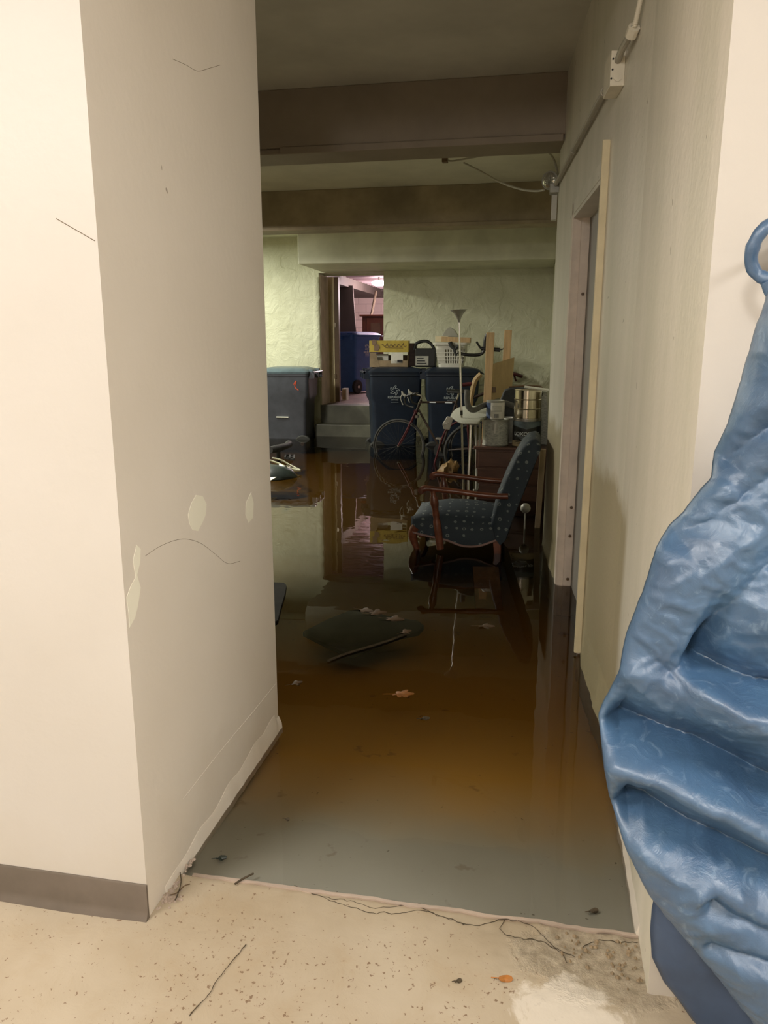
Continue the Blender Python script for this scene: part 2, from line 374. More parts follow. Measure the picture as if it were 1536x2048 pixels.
def smoothpath(pts, k=6):
    pts = [Vector(p) for p in pts]; out = []
    for i in range(len(pts)-1):
        p0 = pts[max(i-1,0)]; p1 = pts[i]; p2 = pts[i+1]; p3 = pts[min(i+2,len(pts)-1)]
        for j in range(k):
            t = j/k; out.append(.5*((2*p1)+(p2-p0)*t+(2*p0-5*p1+4*p2-p3)*t*t+(3*p1-p0-3*p2+p3)*t**3))
    return out+[pts[-1]]
def text(name, s, size, m, parent, loc, rot, bold=0.0, local=True, scale=(1,1,1)):
    cu = bpy.data.curves.new('lettering', 'FONT'); cu.body = s; cu.size = size; cu.extrude = .0012; cu.align_x = 'CENTER'; cu.align_y = 'CENTER'; cu.offset = bold
    tmp = bpy.data.objects.new('lettering', cu); COL.objects.link(tmp)
    dg = bpy.context.evaluated_depsgraph_get(); me = bpy.data.meshes.new_from_object(tmp.evaluated_get(dg))
    bpy.data.objects.remove(tmp); me.materials.clear(); me.materials.append(M[m])
    o = bpy.data.objects.new(name, me); COL.objects.link(o); o.parent = parent
    o.location = Vector(loc) - (Vector((0,0,0)) if local else W[parent]); o.rotation_euler = rot; o.scale = scale
    return o

# ------------------------------------------------------------------ the setting
CE = 3.06; YB = 11.85; HC = 2.66
# left pier between hall and basement, chipped lower corner
g = MB()
def wallsheet(poly, z0, z1): return MB().prism(poly, z0, z1)
g.prism([(-3.2,1.53),(-.9,1.53),(-.9,2.54),(-3.2,2.54)], -.3, CE)
wl = struct(g.build('wall_left','wall',smooth=0))
def dim_front(o):
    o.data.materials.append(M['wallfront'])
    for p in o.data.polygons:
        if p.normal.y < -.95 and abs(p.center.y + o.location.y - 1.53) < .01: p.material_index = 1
dim_front(wl)
# uneven skirting render and crumbled edge along its foot
g = MB(); rings = []
for i in range(60):
    t = i/59; y = 1.62+t*.925; n1 = noise.noise(Vector((y*9,0,3)))*.012; n2 = noise.noise(Vector((y*30,1,3)))*.006
    h = .028+t*.05+n1*1.5; d = .004+.006*t+abs(n2)
    if t > .96: h *= .6
    rings.append([(-.905,y,-.02),(-.9+d+.004,y,-.02),(-.9+d,y,h*.5+n2),(-.899,y,h),(-.905,y,h)])
g.loft(rings); g.build('crumbled_render','wall',wl,smooth=50)
# proud render edge: thin raised line rising to the far corner
g = MB(); g.tube(smoothpath([(-.9005,1.75,.20),(-.9003,2.0,.20),(-.9001,2.3,.19),(-.9001,2.535,.185)]), .0014, 5); g.build('render_edge','wall',wl)
def patch(name, pix, X=-.9, m='patch', par=wl, off=.0015):
    pts = []
    for (x,y) in pix:
        d = ray(x,y); t = X/d.x; pts.append((d.y*t, H+d.z*t))
    n = len(pts); v = [(X+off*.4,a,b) for a,b in pts]+[(X-off,a,b) for a,b in pts]
    MB().add(v,[tuple(range(n)),tuple(range(2*n-1,n-1,-1))]+[(i,n+i,n+(i+1)%n,(i+1)%n) for i in range(n)]).build(name,m,par,smooth=0)
patch('paint_patch',[(392,990),(405,992),(413,1008),(411,1030),(405,1045),(396,1062),(385,1060),(379,1048),(376,1030),(382,1008)])
patch('paint_patch',[(502,985),(507,1005),(506,1035),(497,1046),(491,1030),(492,1005)])
patch('paint_patch',[(273,1090),(281,1098),(280,1125),(274,1150),(281,1175),(276,1210),(270,1235),(259,1255),(257,1225),(253,1195),(262,1170),(271,1155),(266,1120)])
def crack(pix, X=-.9004, r=.0008, par=wl):
    pts = []
    for (x,y) in pix:
        d = ray(x,y); t = X/d.x; pts.append((X, d.y*t, H+d.z*t))
    MB().tube(smoothpath(pts,5), r, 5).build('crack','crack',par)
crack([(290,1112),(325,1090),(365,1078),(400,1086),(430,1108),(455,1127),(480,1122)])
crack([(345,118),(372,130),(395,142),(420,136),(440,130)])
g = MB(); p = at(112,437,1.53); q = at(190,482,1.53); g.tube([(p.x,1.53,p.z),(q.x,1.53,q.z)],.0009,5); g.build('crack','crack',wl)
# cove baseboard
g = MB(); prof = [(0,0),(-.022,0),(-.02,.006),(-.012,.016),(-.007,.03),(-.006,.098),(-.003,.102),(0,.102)]
g.loft([[(x,1.53+a,b) for a,b in prof] for x in (-3.2,-.898)]); struct(g.build('baseboard_left','baseboard',smooth=40))

# right wall: bends at the door, door opening
D = Vector((-.0735,.9973,0)); NO = Vector((-.9973,-.0735,0)); P0 = Vector((.312,2.72,0))
def wp(s, off, z): return P0 + D*s + NO*off + Vector((0,0,z))
S0, S1, SE = .80, 1.845, 2.905
def xy(v): return (v.x, v.y)
g = MB()
g.prism([(.30,1.53),(.312,2.72),xy(wp(S0,0,0)),xy(wp(S0,-.6,0)),(3.2,2.9),(3.2,1.53)], -.3, CE)
g.prism([xy(wp(S1,0,0)),xy(wp(SE,0,0)),xy(wp(SE,-.6,0)),xy(wp(S1,-.6,0))], -.3, CE)
g.prism([xy(wp(S0,0,0)),xy(wp(S1,0,0)),xy(wp(S1,-.6,0)),xy(wp(S0,-.6,0))], 2.10, CE)
wr = struct(g.build('wall_right','rwall',smooth=0)); dim_front(wr)
# swollen plaster foot on the right wall
def foot(sa, sb, name):
    g = MB(); rings = []
    for i in range(50):
        t = i/49; s = sa+(sb-sa)*t; n1 = noise.noise(Vector((s*7,5,1)))*.008; n2 = noise.noise(Vector((s*25,2,7)))*.005
        e = min(1, 8*t, 8*(1-t)); d = (.012+n1+n2)*e
        rings.append([wp(s,-.005,-.25), wp(s,d+.006*e,-.25), wp(s,d+.004*e,0.0), wp(s,d*.7,.05+n1), wp(s,d*.25,.14+n2*3), wp(s,-.002,.19)])
    g.loft(rings); g.build(name,'rwall',wr,smooth=60)
foot(-.9,S0-.02,'swollen_plaster'); foot(S1+.03,SE-.005,'swollen_plaster')
g = MB(); rings = []
for i in range(50):
    t = i/49; y = 1.7+t*1.02; n1 = noise.noise(Vector((y*11,5,1)))*.012
    rings.append([(.33,y,-.1),(.301+.011*(y-1.53)-.012-n1,y,-.1),(.301+.011*(y-1.53)-.006-n1*.4,y,.02+n1),(.303+.011*(y-1.53),y,.06+n1*2),(.33,y,.06)])
g.loft(rings); g.build('crumbled_render','wall',wr,smooth=60)
# door in the right wall: leaf set back, far jamb with planted stop, near casing seen edge-on
g = MB(); g.prism([xy(wp(S0,-.078,0)),xy(wp(S1-.02,-.078,0)),xy(wp(S1-.02,-.118,0)),xy(wp(S0,-.118,0))],-.2,2.1)
d1 = struct(g.build('door_1','doorgrey',smooth=0))
def slabw(s0,s1,o0,o1,z0,z1,name,m,par,bev=.002):
    g = MB(); g.prism([xy(wp(s0,o0,0)),xy(wp(s1,o0,0)),xy(wp(s1,o1,0)),xy(wp(s0,o1,0))],z0,z1)
    return g.build(name,m,par,smooth=0,bevel=bev)
slabw(S1-.02,S1+.0,-.16,.012,-.2,2.10,'jamb','jamb',d1)
slabw(S1-.034,S1-.02,-.077,-.030,-.2,2.085,'door_stop','jamb',d1)
slabw(S1-.02,S1+.05,.0,.014,-.2,2.16,'door_casing','jamb',d1)
slabw(S0,S1,-.16,.012,2.08,2.10,'head_jamb','rwall',d1)
slabw(S0-.02,S1+.05,.0,.014,2.10,2.17,'head_casing','rwall',d1)
slabw(S0-.055,S0-.035,.0,.03,.012,2.22,'casing_strip','casing',d1)
slabw(S0-.035,S0+.0,-.16,.012,-.2,2.1,'jamb','jamb',d1)
for (x,y) in ((1168,588),(1146,1015),(1142,1072),(1138,1158)):
    p = at(x,y,4.52); g = MB(); g.lathe([(.0,0),(.009,0),(.009,.003),(.004,.004),(0,.004)],(min(max(p.x,.195),.235),wp(S1-.034,0,0).y-.008 if p.x>.2 else wp(S1-.034,0,0).y-.008,p.z),12,axis=(0,-1,0)); g.build('rusty_screw','brown',d1)

# hall floor with broken lip, basement floor under the water
def grid(x0,x1,y0,y1,nx,ny,fn): 
    g = MB(); v=[]; f=[]
    for j in range(ny+1):
        for i in range(nx+1):
            v.append(fn(x0+(x1-x0)*i/nx, y0+(y1-y0)*j/ny, i, j))
    for j in range(ny):
        for i in range(nx):
            a=j*(nx+1)+i; f.append((a,a+1,a+nx+2,a+nx+1))
    return g.add(v,f)
def lipY(x): return 1.708+.006*noise.noise(Vector((x*9,0,0)))+.004*noise.noise(Vector((x*35,4,0)))
def ffn(x,y,i,j):
    yy = y if y < 1.5 else 1.5+(y-1.5)*(lipY(x)-1.5)/(1.71-1.5)
    e = max(0,(yy-1.45)/.26)
    bare = max(0, 1-math.hypot((x-.2)*1.0,(yy-1.6)*1.5)/.32)
    z = .006+.003*noise.noise(Vector((x*4,yy*4,0)))+bare*.009*noise.noise(Vector((x*40,yy*40,0)))+e*.002*noise.noise(Vector((x*30,yy*30,2)))
    if j >= 150: z = -.02 if j > 150 else z-.003
    return (x,yy,z)
g = grid(-1.6,1.2,.3,1.71,300,151,ffn)
fl = g.build('floor','floor',smooth=40); struct(fl)
struct(MB().box((-3.2,-3.2,-.2),(3.2,.3,.005)).build('floor','floor',smooth=0))
struct(MB().box((-3.2,.3,-.2),(3.2,1.6,-.02)).build('floor','floor',smooth=0))
# pale flaked edge of the lip
g = MB(); rings=[]
for i in range(160):
    x = -.86+1.16*i/159; k = noise.noise(Vector((x*14,9,0))); wdt = .012+.008*k; y = lipY(x)
    rings.append([(x,y+.001,-.01),(x,y-.001,.0085),(x,y-wdt,.0095+.001*k),(x,y-wdt,.002)])
g.loft(rings); g.build('flaked_lip','jambpale',fl,smooth=50)
def crackf(pix):
    pts = [gz(x,y,.0075) for x,y in pix]; pts=[Vector((p.x,p.y,.0072)) for p in pts]
    pts=smoothpath(pts,8); pts=[p+Vector((.004*noise.noise(p*60),.006*noise.noise(p*75+Vector((5,0,0))),0)) for p in pts]
    MB().tube(pts,[.0006+.0011*abs(noise.noise(p*40)) for p in pts], 5).build('crack','twig',fl)
crackf([(590,1772),(640,1792),(700,1802),(745,1815),(800,1812),(845,1808)])
crackf([(840,1815),(900,1838),(955,1850),(1010,1838),(1060,1850),(1085,1870),(1110,1895),(1150,1915)])
crackf([(1165,1895),(1200,1880),(1240,1885),(1275,1882)])
crackf([(600,1776),(660,1800),(730,1822),(790,1826),(850,1822),(930,1848)])
crackf([(1010,1840),(1000,1858),(1030,1875),(1075,1880),(1120,1905),(1135,1925)])
crackf([(490,1890),(470,1915),(440,1955),(410,1995),(380,2030)])
def zf(y):
    P = [(1.55,-.008),(1.72,-.010),(2.05,-.022),(2.45,-.055),(3.1,-.12),(4.5,-.19),(12,-.22)]
    for (a,za),(b,zb) in zip(P,P[1:]):
        if y <= b: return za+(zb-za)*(y-a)/(b-a)
    return -.22
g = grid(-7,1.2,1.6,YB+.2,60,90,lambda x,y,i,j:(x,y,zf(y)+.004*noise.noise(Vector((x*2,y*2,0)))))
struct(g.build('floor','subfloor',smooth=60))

# ceilings and beams
struct(MB().box((-3.2,-3.2,HC),(3.2,2.54,HC+.1)).build('ceiling','hallceil',smooth=0))
struct(MB().box((-7,2.54,CE),(1.6,YB+.1,CE+.1)).build('ceiling','ceil',smooth=0))
struct(MB().box((-3.2,2.44,HC+.1),(3.2,2.54,CE)).build('trim_8','ceil',smooth=0))
g = MB(); g.box((-7,5.35,2.70),(.13,5.72,CE)); g.box((-7,5.37,2.665),(.12,5.70,2.70)); g.box((-1.75,5.33,2.655),(.11,5.37,2.70))
struct(g.build('trim_1','beam',smooth=0,bevel=.006))
g = MB(); g.box((-7,8.70,2.66),(.19,9.0,CE)); g.box((-7,8.685,2.64),(.19,8.99,2.68))
struct(g.build('trim_2','beam2',smooth=0,bevel=.006))
struct(MB().box((-3.26,10.6,2.47),(.19,YB,CE)).build('trim_3','soffit',smooth=0,bevel=.01))
struct(MB().box((-7,11.5,2.99),(-3.26,YB,CE)).build('trim_4','soffit',smooth=0,bevel=.005))

# back wall with the raised doorway
XL = at(640,700,YB).x; XR = at(767,690,YB).x; ZT = 2.44
g = MB(); g.box((-7,YB,-.3),(XL,YB+.55,CE)); g.box((XR,YB,-.3),(1.6,YB+.35,CE)); g.box((XL,YB,ZT+.02),(XR,YB+.35,CE))
wb = struct(g.build('wall_back','plaster',smooth=0))
# lumpy plaster corner beside the reveal
g = MB(); rings=[]
for i in range(60):
    z = -.1+2.5*i/59; a=.012*noise.noise(Vector((0,z*5,3)))
    rings.append([(XL-.12,YB+.005,z),(XL-.07,YB-.006+a*.5,z),(XL-.015+a,YB-.012,z),(XL+.008+a,YB+.01,z),(XL+.002,YB+.05,z),(XL-.12,YB+.05,z)])
g.loft(rings); g.build('plaster_corner','plaster',wb,smooth=60)
struct(MB().box((-7.1,2.54,-.3),(-7,YB,CE)).build('wall_left','plaster',smooth=0))
struct(MB().box((.19,SE*.9973+2.74,-.3),(.4,YB,CE)).build('wall_right','plaster',smooth=0))
# reveal lining and frame of the back doorway (door standing open at its left)
g = MB(); g.box((XL,YB+.03,.46),(XL+.015,YB+.55,ZT)); d2 = struct(g.build('door_2','reveal',smooth=0))
MB().box((XL+.0,YB+.50,.46),(XL+.075,YB+.56,ZT)).build('frame','frameyellow',d2,bevel=.004)
MB().box((XL+.075,YB+.52,.46),(XL+.10,YB+.60,ZT)).build('frame_edge','casing',d2,bevel=.003)
g = MB().box((XL+.10,YB+.53,.47),(XL+.17,YB+.62,ZT)); g.build('open_leaf','brown',d2,bevel=.003)
MB().box((XL,YB+.3,ZT-.0),(XR,YB+.36,ZT+.05)).build('head_frame','soffit',d2,bevel=.003)
for z in (.85,1.66): MB().box((XL+.095,YB+.51,z),(XL+.13,YB+.53,z+.07)).build('hinge','tin',d2)
# steps
g = MB(); g.box((XL-.02,11.55,-.3),(XR+.12,YB+.02,.18)); g.box((XL,YB-.02,-.3),(XR,YB+.4,.46))
struct(g.build('trim_5','step',smooth=0,bevel=.008))

# back room
ZF = .46
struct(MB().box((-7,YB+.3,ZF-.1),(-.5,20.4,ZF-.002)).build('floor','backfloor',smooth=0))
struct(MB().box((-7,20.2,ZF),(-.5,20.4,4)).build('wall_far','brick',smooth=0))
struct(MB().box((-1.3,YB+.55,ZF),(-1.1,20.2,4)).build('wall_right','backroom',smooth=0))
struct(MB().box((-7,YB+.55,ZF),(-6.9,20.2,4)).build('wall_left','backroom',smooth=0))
g = MB(); g.box((-7,YB+.35,2.75),(-1.1,20.4,2.85))
for i in range(26): g.box((-3.89,12.5+i*.29,2.725),(-1.2,12.56+i*.29,2.75))
struct(g.build('ceiling','corrug',smooth=0))
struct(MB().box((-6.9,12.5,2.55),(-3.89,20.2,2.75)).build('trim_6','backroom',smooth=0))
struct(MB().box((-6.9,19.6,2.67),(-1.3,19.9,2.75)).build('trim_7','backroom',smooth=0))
# hall shell behind the camera (closes the room the light stands in)
struct(MB().box((-3.3,-3.2,0),(-3.2,1.6,HC)).build('wall_left','wall',smooth=0))
struct(MB().box((3.2,-3.2,0),(3.3,1.6,HC)).build('wall_right','wall',smooth=0))
struct(MB().box((-3.3,-3.3,0),(3.3,-3.2,HC)).build('wall_back','wall',smooth=0))

# flood water
g = MB(); g.prism([(-.899,1.695),(.301,1.695),(.311,2.72),xy(wp(S0,-.001,0)),xy(wp(S0,-.077,0)),xy(wp(S1-.035,-.077,0)),xy(wp(S1-.035,-.001,0)),xy(wp(S1,.001,0)),xy(wp(SE+.003,.001,0)),
    (.189,SE*.9973+2.745),(.189,YB-.002),(XR+.121,YB-.002),(XR+.121,11.549),(XL-.021,11.549),(XL-.021,YB-.002),(-6.999,YB-.002),(-6.999,2.541),(-.899,2.541)],-.26,0.0)
wt = g.build('flood_water','water',smooth=0); tag(wt,'still brown flood water covering the basement floor','water',kind='stuff')

# ------------------------------------------------------------------ wheeled bins
def rrect(hx, hy, r, z, cx=0, cy=0, n=5):
    o = []
    for sx, sy, a0 in ((1,1,0),(-1,1,90),(-1,-1,180),(1,-1,270)):
        for k in range(n):
            a = math.radians(a0+90*k/(n-1)); o.append((cx+sx*(hx-r)+r*math.cos(a), cy+sy*(hy-r)+r*math.sin(a), z))
    return o
def make_bin(name, body, lid, label, group, logo='print', loc=(0,0,0), rz=0, hgt=1.17):
    r = empty(name, loc, label, 'wheeled bin', group, rz); k = hgt/1.17
    g = MB()   # +x is the lid's front overhang, -x carries wheels and handle
    g.loft([rrect(.285,.24,.05,.03*k,.02), rrect(.30,.26,.05,.10*k,.02), rrect(.325,.29,.05,.70*k,.02), rrect(.36,.31,.05,.76*k,.02), rrect(.37,.325,.05,1.03*k,.02), rrect(.375,.34,.05,1.04*k,.02), rrect(.375,.34,.05,1.07*k,.02)])
    b = g.build('body', body, r, local=True, smooth=40)
    g = MB(); g.loft([rrect(.39,.35,.05,1.065*k,.03), rrect(.395,.355,.05,1.09*k,.03), rrect(.35,.31,.06,1.125*k,.03), rrect(.25,.23,.06,1.145*k,.02)])
    g.loft([[(.38,-.30,1.08*k),(.38,.30,1.08*k),(.46,.26,1.055*k),(.46,-.26,1.055*k)],[(.38,-.30,1.11*k),(.38,.30,1.11*k),(.46,.26,1.07*k),(.46,-.26,1.07*k)]])
    for y in (-.2,.2): g.box((-.40,y-.03,1.06*k),(-.33,y+.03,1.12*k))
    g.build('lid', lid, r, local=True, smooth=40)
    g = MB(); g.tube([(-.42,-.27,1.08*k),(-.42,.27,1.08*k)],.016,10)
    for y in (-.25,0,.25): g.box((-.43,y-.02,1.00*k),(-.34,y+.02,1.09*k))
    g.build('handle', body, r, local=True)
    for s in (-1,1):
        g = MB(); y = s*.24; g.lathe([(.03,-.03),(.115,-.03),(.13,-.02),(.13,.02),(.115,.03),(.03,.03)],(-.24,y+s*.03,.13),24,axis=(0,1,0))
        wh = g.build('wheel','blackmat',r,local=True)
        g = MB(); g.lathe([(.0,-.035),(.03,-.035),(.03,.035),(0,.035)],(-.24,y+s*.035,.13),14,axis=(0,1,0)); g.build('hub','chrome',wh,local=True)
    if logo:
        g = MB(); yy = -.318; cx, cz = .0, .86*k
        out = []
        for i in range(60):
            a = 2*math.pi*i/60; rr = .046+.022*math.cos(5*a); sw = .35*math.cos(5*a)
            out.append((cx+rr*math.sin(a+sw), yy, cz+rr*math.cos(a+sw)))
        g.tube(out,.0048,5,closed=True); g.build('logo', logo, r, local=True)
        text('lettering','REPUBLIC',.045,logo,r,(cx,yy,cz-.095),(math.pi/2,0,0),.001)
        text('lettering','SERVICES',.026,logo,r,(cx,yy,cz-.13),(math.pi/2,0,0))
        g = MB(); g.box((cx-.055,yy-.001,cz-.165),(cx+.055,yy+.003,cz-.160)); g.build('logo_rule',logo,r,local=True)
    return r
b1 = make_bin('wheeled_bin','bindark','binlid','grey-blue wheeled bin with red scrawl, left of the steps against pale wall','blue wheeled bins',None,(-3.66,11.40,-.20),math.radians(182),1.29)
g = MB(); g.tube(smoothpath([(-.12,.305,.98),(-.14,.315,1.03),(-.17,.32,1.06),(-.15,.315,.98),(-.20,.31,.93)]),.009,6)
MBred = g.build('red_scrawl','red',b1,local=True)
g = MB(); g.box((-.03,.262,.52),(.16,.30,.535)); g.build('white_strip','white',b1,local=True)
b2 = make_bin('wheeled_bin','binblue','binliddark','dark blue wheeled bin carrying the yellow carton, right of the steps','blue wheeled bins','printdim',(-2.03,11.02,-.20),math.radians(18),1.315)
b3 = copy_tree(b2); b3.location = (-1.20,11.06,-.20); b3.rotation_euler[2] = math.radians(10)
b3['label'] = 'dark blue wheeled bin under the white laundry basket'
b4 = make_bin('wheeled_bin','binlight','binlight','bright blue wheeled bin standing in the pink-lit back room','blue wheeled bins','print',(-3.50,15.0,.46),math.radians(62),1.19)

# things on the bins
Yb = 10.95; ZB = 1.085
# yellow carton, on an open cardboard tray
def obox(name,m,c,sx,sy,sz,rz,parent=None,label=None,cat=None,bevel=.003,group=None):
    T = Matrix.Translation(Vector(c)) @ Matrix.Rotation(rz,4,'Z')
    o = MB().box((-sx/2,-sy/2,0),(sx/2,sy/2,sz),T).build(name,m,parent,smooth=0,bevel=bevel)
    if label: tag(o,label,cat,group)
    return o
tl = at(742,735,Yb); tr_ = at(815,735,Yb)
cx = (tl.x+tr_.x)/2
tray = empty('cardboard_tray',(cx,Yb+.05,ZB),'open brown cardboard tray of papers under the yellow carton','box')
T = Matrix.Translation((cx,Yb+.05,ZB)) @ Matrix.Rotation(math.radians(6),4,'Z')
g = MB(); g.box((-.27,-.18,0),(.27,.18,.01),T); g.box((-.27,-.18,0),(.27,-.172,.09),T); g.box((-.27,.172,0),(.27,.18,.16),T); g.box((-.27,-.18,0),(-.262,.18,.2),T); g.box((.262,-.18,0),(.27,.18,.2),T)
g.add([(-.27,-.182,.0),(-.13,-.182,.0),(-.18,-.182,.2),(-.27,-.182,.2),(-.27,-.176,.0),(-.13,-.176,.0),(-.18,-.176,.2),(-.27,-.176,.2)],[(0,1,2,3),(7,6,5,4),(0,4,5,1),(1,5,6,2),(2,6,7,3),(3,7,4,0)],T)
g.build('tray','cardboard',tray,smooth=0)
o = MB().box((.03,-.18,.05),(.2,-.165,.19),T).build('card','papercl',None,smooth=0,bevel=.002); tag(o,'white printed card standing in the cardboard tray','card')
MB().box((.12,-.183,.065),(.19,-.180,.10),T).build('black_print','black',o,smooth=0)
g = MB(); g.lathe([(.0,0),(.04,.0),(.09,.035),(.1,.06),(.095,.06),(.04,.01),(0,.01)],(cx-.05,Yb-.02,ZB+.03),20); tag(g.build('bowl','tiecl'),'pale shallow bowl lying in the cardboard tray','bowl')
o = MB().box((-.20,-.05,.03),(-.02,-.03,.18),T).build('paper_sheet','papercl',None,smooth=0); tag(o,'cream sheet of paper leaning at the back of the tray','paper')
yc = empty('yellow_carton',(cx,Yb+.05,ZB+.19),'yellow printed carton lying on top of the cardboard tray','box')
MB().box((-.275,-.17,.205),(.275,.17,.365),T).build('carton','yellow',yc,smooth=0,bevel=.004)
g = MB()
pts = []
for i in range(60):
    t = i/59; pts.append(T @ Vector((-.10+.34*t, -.172, .295+.018*math.sin(t*38)+(.02 if i%13==0 else 0))))
g.tube(pts,.004,5); g.tube([T@Vector((-.05,-.172,.265)),T@Vector((.2,-.172,.262))],.003,5); g.build('script_lettering','brown',yc)
MB().lathe([(.0,0),(.04,0),(.04,.002),(0,.002)],T@Vector((-.21,-.171,.34)),16,axis=(0,-1,0)).build('printed_emblem','brown',yc)
MB().lathe([(.0,0),(.05,0),(.05,.002),(0,.002)],T@Vector((-.18,-.171,.27)),16,axis=(0,-1,0)).build('printed_emblem','brown',yc)
# brown carton behind, black case with arched handle
c = at(824,730,Yb+.1)
obox('brown_carton','chest',(c.x-.02,Yb+.28,ZB),.12,.2,.33,.1,None,'dark brown carton between the yellow carton and black case','box')
c = at(851,732,Yb)
bc = empty('portable_case',(c.x,Yb,ZB),'black portable case with arched handle and grey label, on the bins','case')
MB().box((c.x-.15,Yb-.06,ZB),(c.x+.15,Yb+.08,ZB+.26)).build('body','black',bc,smooth=0,bevel=.02)
a = [at(x,y,Yb) for x,y in ((828,700),(832,688),(843,683),(855,683),(864,690),(868,698))]
MB().tube(smoothpath(a,5),.022,10).build('handle','black',bc)
l = at(831,712,Yb-.063); r_ = at(857,731,Yb-.063)
MB().box((l.x,Yb-.064,r_.z),(r_.x,Yb-.058,l.z)).build('label_panel','galv',bc,smooth=0,bevel=.002)
for i in range(3): MB().box((l.x+.02,Yb-.067,r_.z+.02+i*.035),(r_.x-.03-.02*i,Yb-.063,r_.z+.035+i*.035)).build('panel_print','darkbag',bc,smooth=0)
# laundry basket, with slotted sides
c = at(902,730,Yb); bk = empty('laundry_basket',(c.x,Yb+.02,ZB),'white plastic laundry basket with slotted side on the right bin','basket')
def rr2(hx,hy,z): return rrect(hx,hy,.05,ZB+(z-1.0)*.93,c.x,Yb+.05,5)
g = MB(); g.loft([rr2(.17,.14,1.0),rr2(.175,.145,1.06)],caps=False); g.add(rr2(.17,.14,1.0),[tuple(range(20))])
zs = [1.06,1.26]
sl = []
nx = 22
# front wall with slots built as ribs
for i in range(nx):
    t0 = i/nx; x0 = -.17+.34*t0; x1 = x0+.34/nx
    solid = (i < 7) or (i % 2 == 0)
    if solid:
        for (ya,sgn) in ((-.145,1),):
            g.loft([[(c.x+x0*1.03,Yb+.05+ya,ZB+.056),(c.x+x1*1.03,Yb+.05+ya,ZB+.056),(c.x+x1*1.03,Yb+.055+ya,ZB+.056),(c.x+x0*1.03,Yb+.055+ya,ZB+.056)],
                    [(c.x+x0*1.18,Yb+.05+ya-.03,ZB+.242),(c.x+x1*1.18,Yb+.05+ya-.03,ZB+.242),(c.x+x1*1.18,Yb+.055+ya-.03,ZB+.242),(c.x+x0*1.18,Yb+.055+ya-.03,ZB+.242)]])
for i in range(3):
    zz = 1.10+i*.055; w_=.178+.028*(zz-1.06)/.2; g.box((c.x-w_,Yb+.05-.148-.03*(zz-1.06)/.2,ZB+(zz-1)*.93),(c.x+w_,Yb+.054-.148-.03*(zz-1.06)/.2,ZB+(zz-1)*.93+.012))
for s in (-1,1):
    g.add([(c.x+s*.178,Yb-.09,ZB+.056),(c.x+s*.178,Yb+.19,ZB+.056),(c.x+s*.205,Yb+.22,ZB+.242),(c.x+s*.205,Yb-.12,ZB+.242)],[(0,1,2,3)])
g.add([(c.x-.178,Yb+.195,ZB+.056),(c.x+.178,Yb+.195,ZB+.056),(c.x+.205,Yb+.225,ZB+.242),(c.x-.205,Yb+.225,ZB+.242)],[(0,1,2,3)])
g.loft([rr2(.205,.175,1.26),rr2(.212,.182,1.33)],caps=False)
b = g.build('body','white',bk,smooth=40)
g = MB(); g.loft([rr2(.21,.18,1.325),rr2(.245,.215,1.33),rr2(.245,.215,1.36),rr2(.21,.18,1.362),rr2(.21,.18,1.325)],caps=False); g.build('rim','white',bk,smooth=40)
a = at(888,684,Yb-.1); b_ = at(936,675,Yb-.1)
T = Matrix.Translation(((a.x+b_.x)/2,Yb-.08,ZB+.34)) @ Matrix.Rotation(math.radians(2),4,'Y')
tag(MB().box((-.20,-.06,0),(.20,.06,.07),T).build('wood_offcut','wood',None,smooth=0,bevel=.003),'brown wooden offcut lying across the laundry basket','wood')
tag(MB().box((-.30,.07,0),(-.12,.2,.075),T).build('wood_offcut','casing',None,smooth=0,bevel=.003),'pale wooden block on the laundry basket behind the brown offcut','wood')
g = MB(); prof = [(.0,.0),(.02,.04),(.06,.10),(.11,.13),(.17,.10),(.22,.03),(.24,0)]
q = at(882,682,Yb); v=[(q.x+x,Yb+.05,ZB+.415+z) for x,z in prof]+[(q.x+x,Yb+.20,ZB+.415+z) for x,z in prof]
n=len(prof); g.add(v,[tuple(range(n)),tuple(range(2*n-1,n-1,-1))]+[(i,(i+1)%n,n+(i+1)%n,n+i) for i in range(n)])
tag(g.build('plastic_hood','tiecl',None,bevel=.004),'translucent plastic hood perched on top of the laundry basket','plastic cover')
g = MB(); q=at(905,692,Yb-.2); g.tube([at(x,y,Yb-.2) for x,y in ((900,684),(903,692),(910,698),(917,692))],.03,8); g.tube([at(x,y,Yb-.2) for x,y in ((905,692),(909,702),(913,712))],.018,8)
tag(g.build('clamp','darkbag'),'dark clamp hanging on the rim of the laundry basket','clamp')

# ------------------------------------------------------------------ torchiere floor lamp
lt = at(918,640,6.9); lb = Vector((-.586,6.88,-.205)); ld = (lt-lb)
lm = empty('floor_lamp',tuple(lb),'thin metal torchiere floor lamp with funnel shade, leaning slightly','lamp')
nrm = ld.normalized()
g = MB(); g.tube([lb, lb+ld*.555],.0095,12); g.build('lower_pole','chrome',lm)
g = MB(); g.tube([lb+ld*.565, lt],.0085,12); g.build('upper_pole','chrome',lm)
g = MB(); g.tube([lb+ld*.548, lb+ld*.57],.0115,12); g.build('pole_joint','black',lm)
g = MB(); g.lathe([(.001,-.02),(.012,-.02),(.014,.0),(.022,.02),(.035,.045),(.055,.07),(.073,.083),(.074,.086),(.070,.085),(.05,.068),(.03,.045),(.001,.02)],lt,28,axis=nrm); g.build('shade','galv',lm,smooth=60)
g = MB(); g.lathe([(.0,0),(.13,0),(.13,.012),(.02,.03),(0,.03)],lb,28,axis=(0,0,1)); g.build('base','steel',lm)

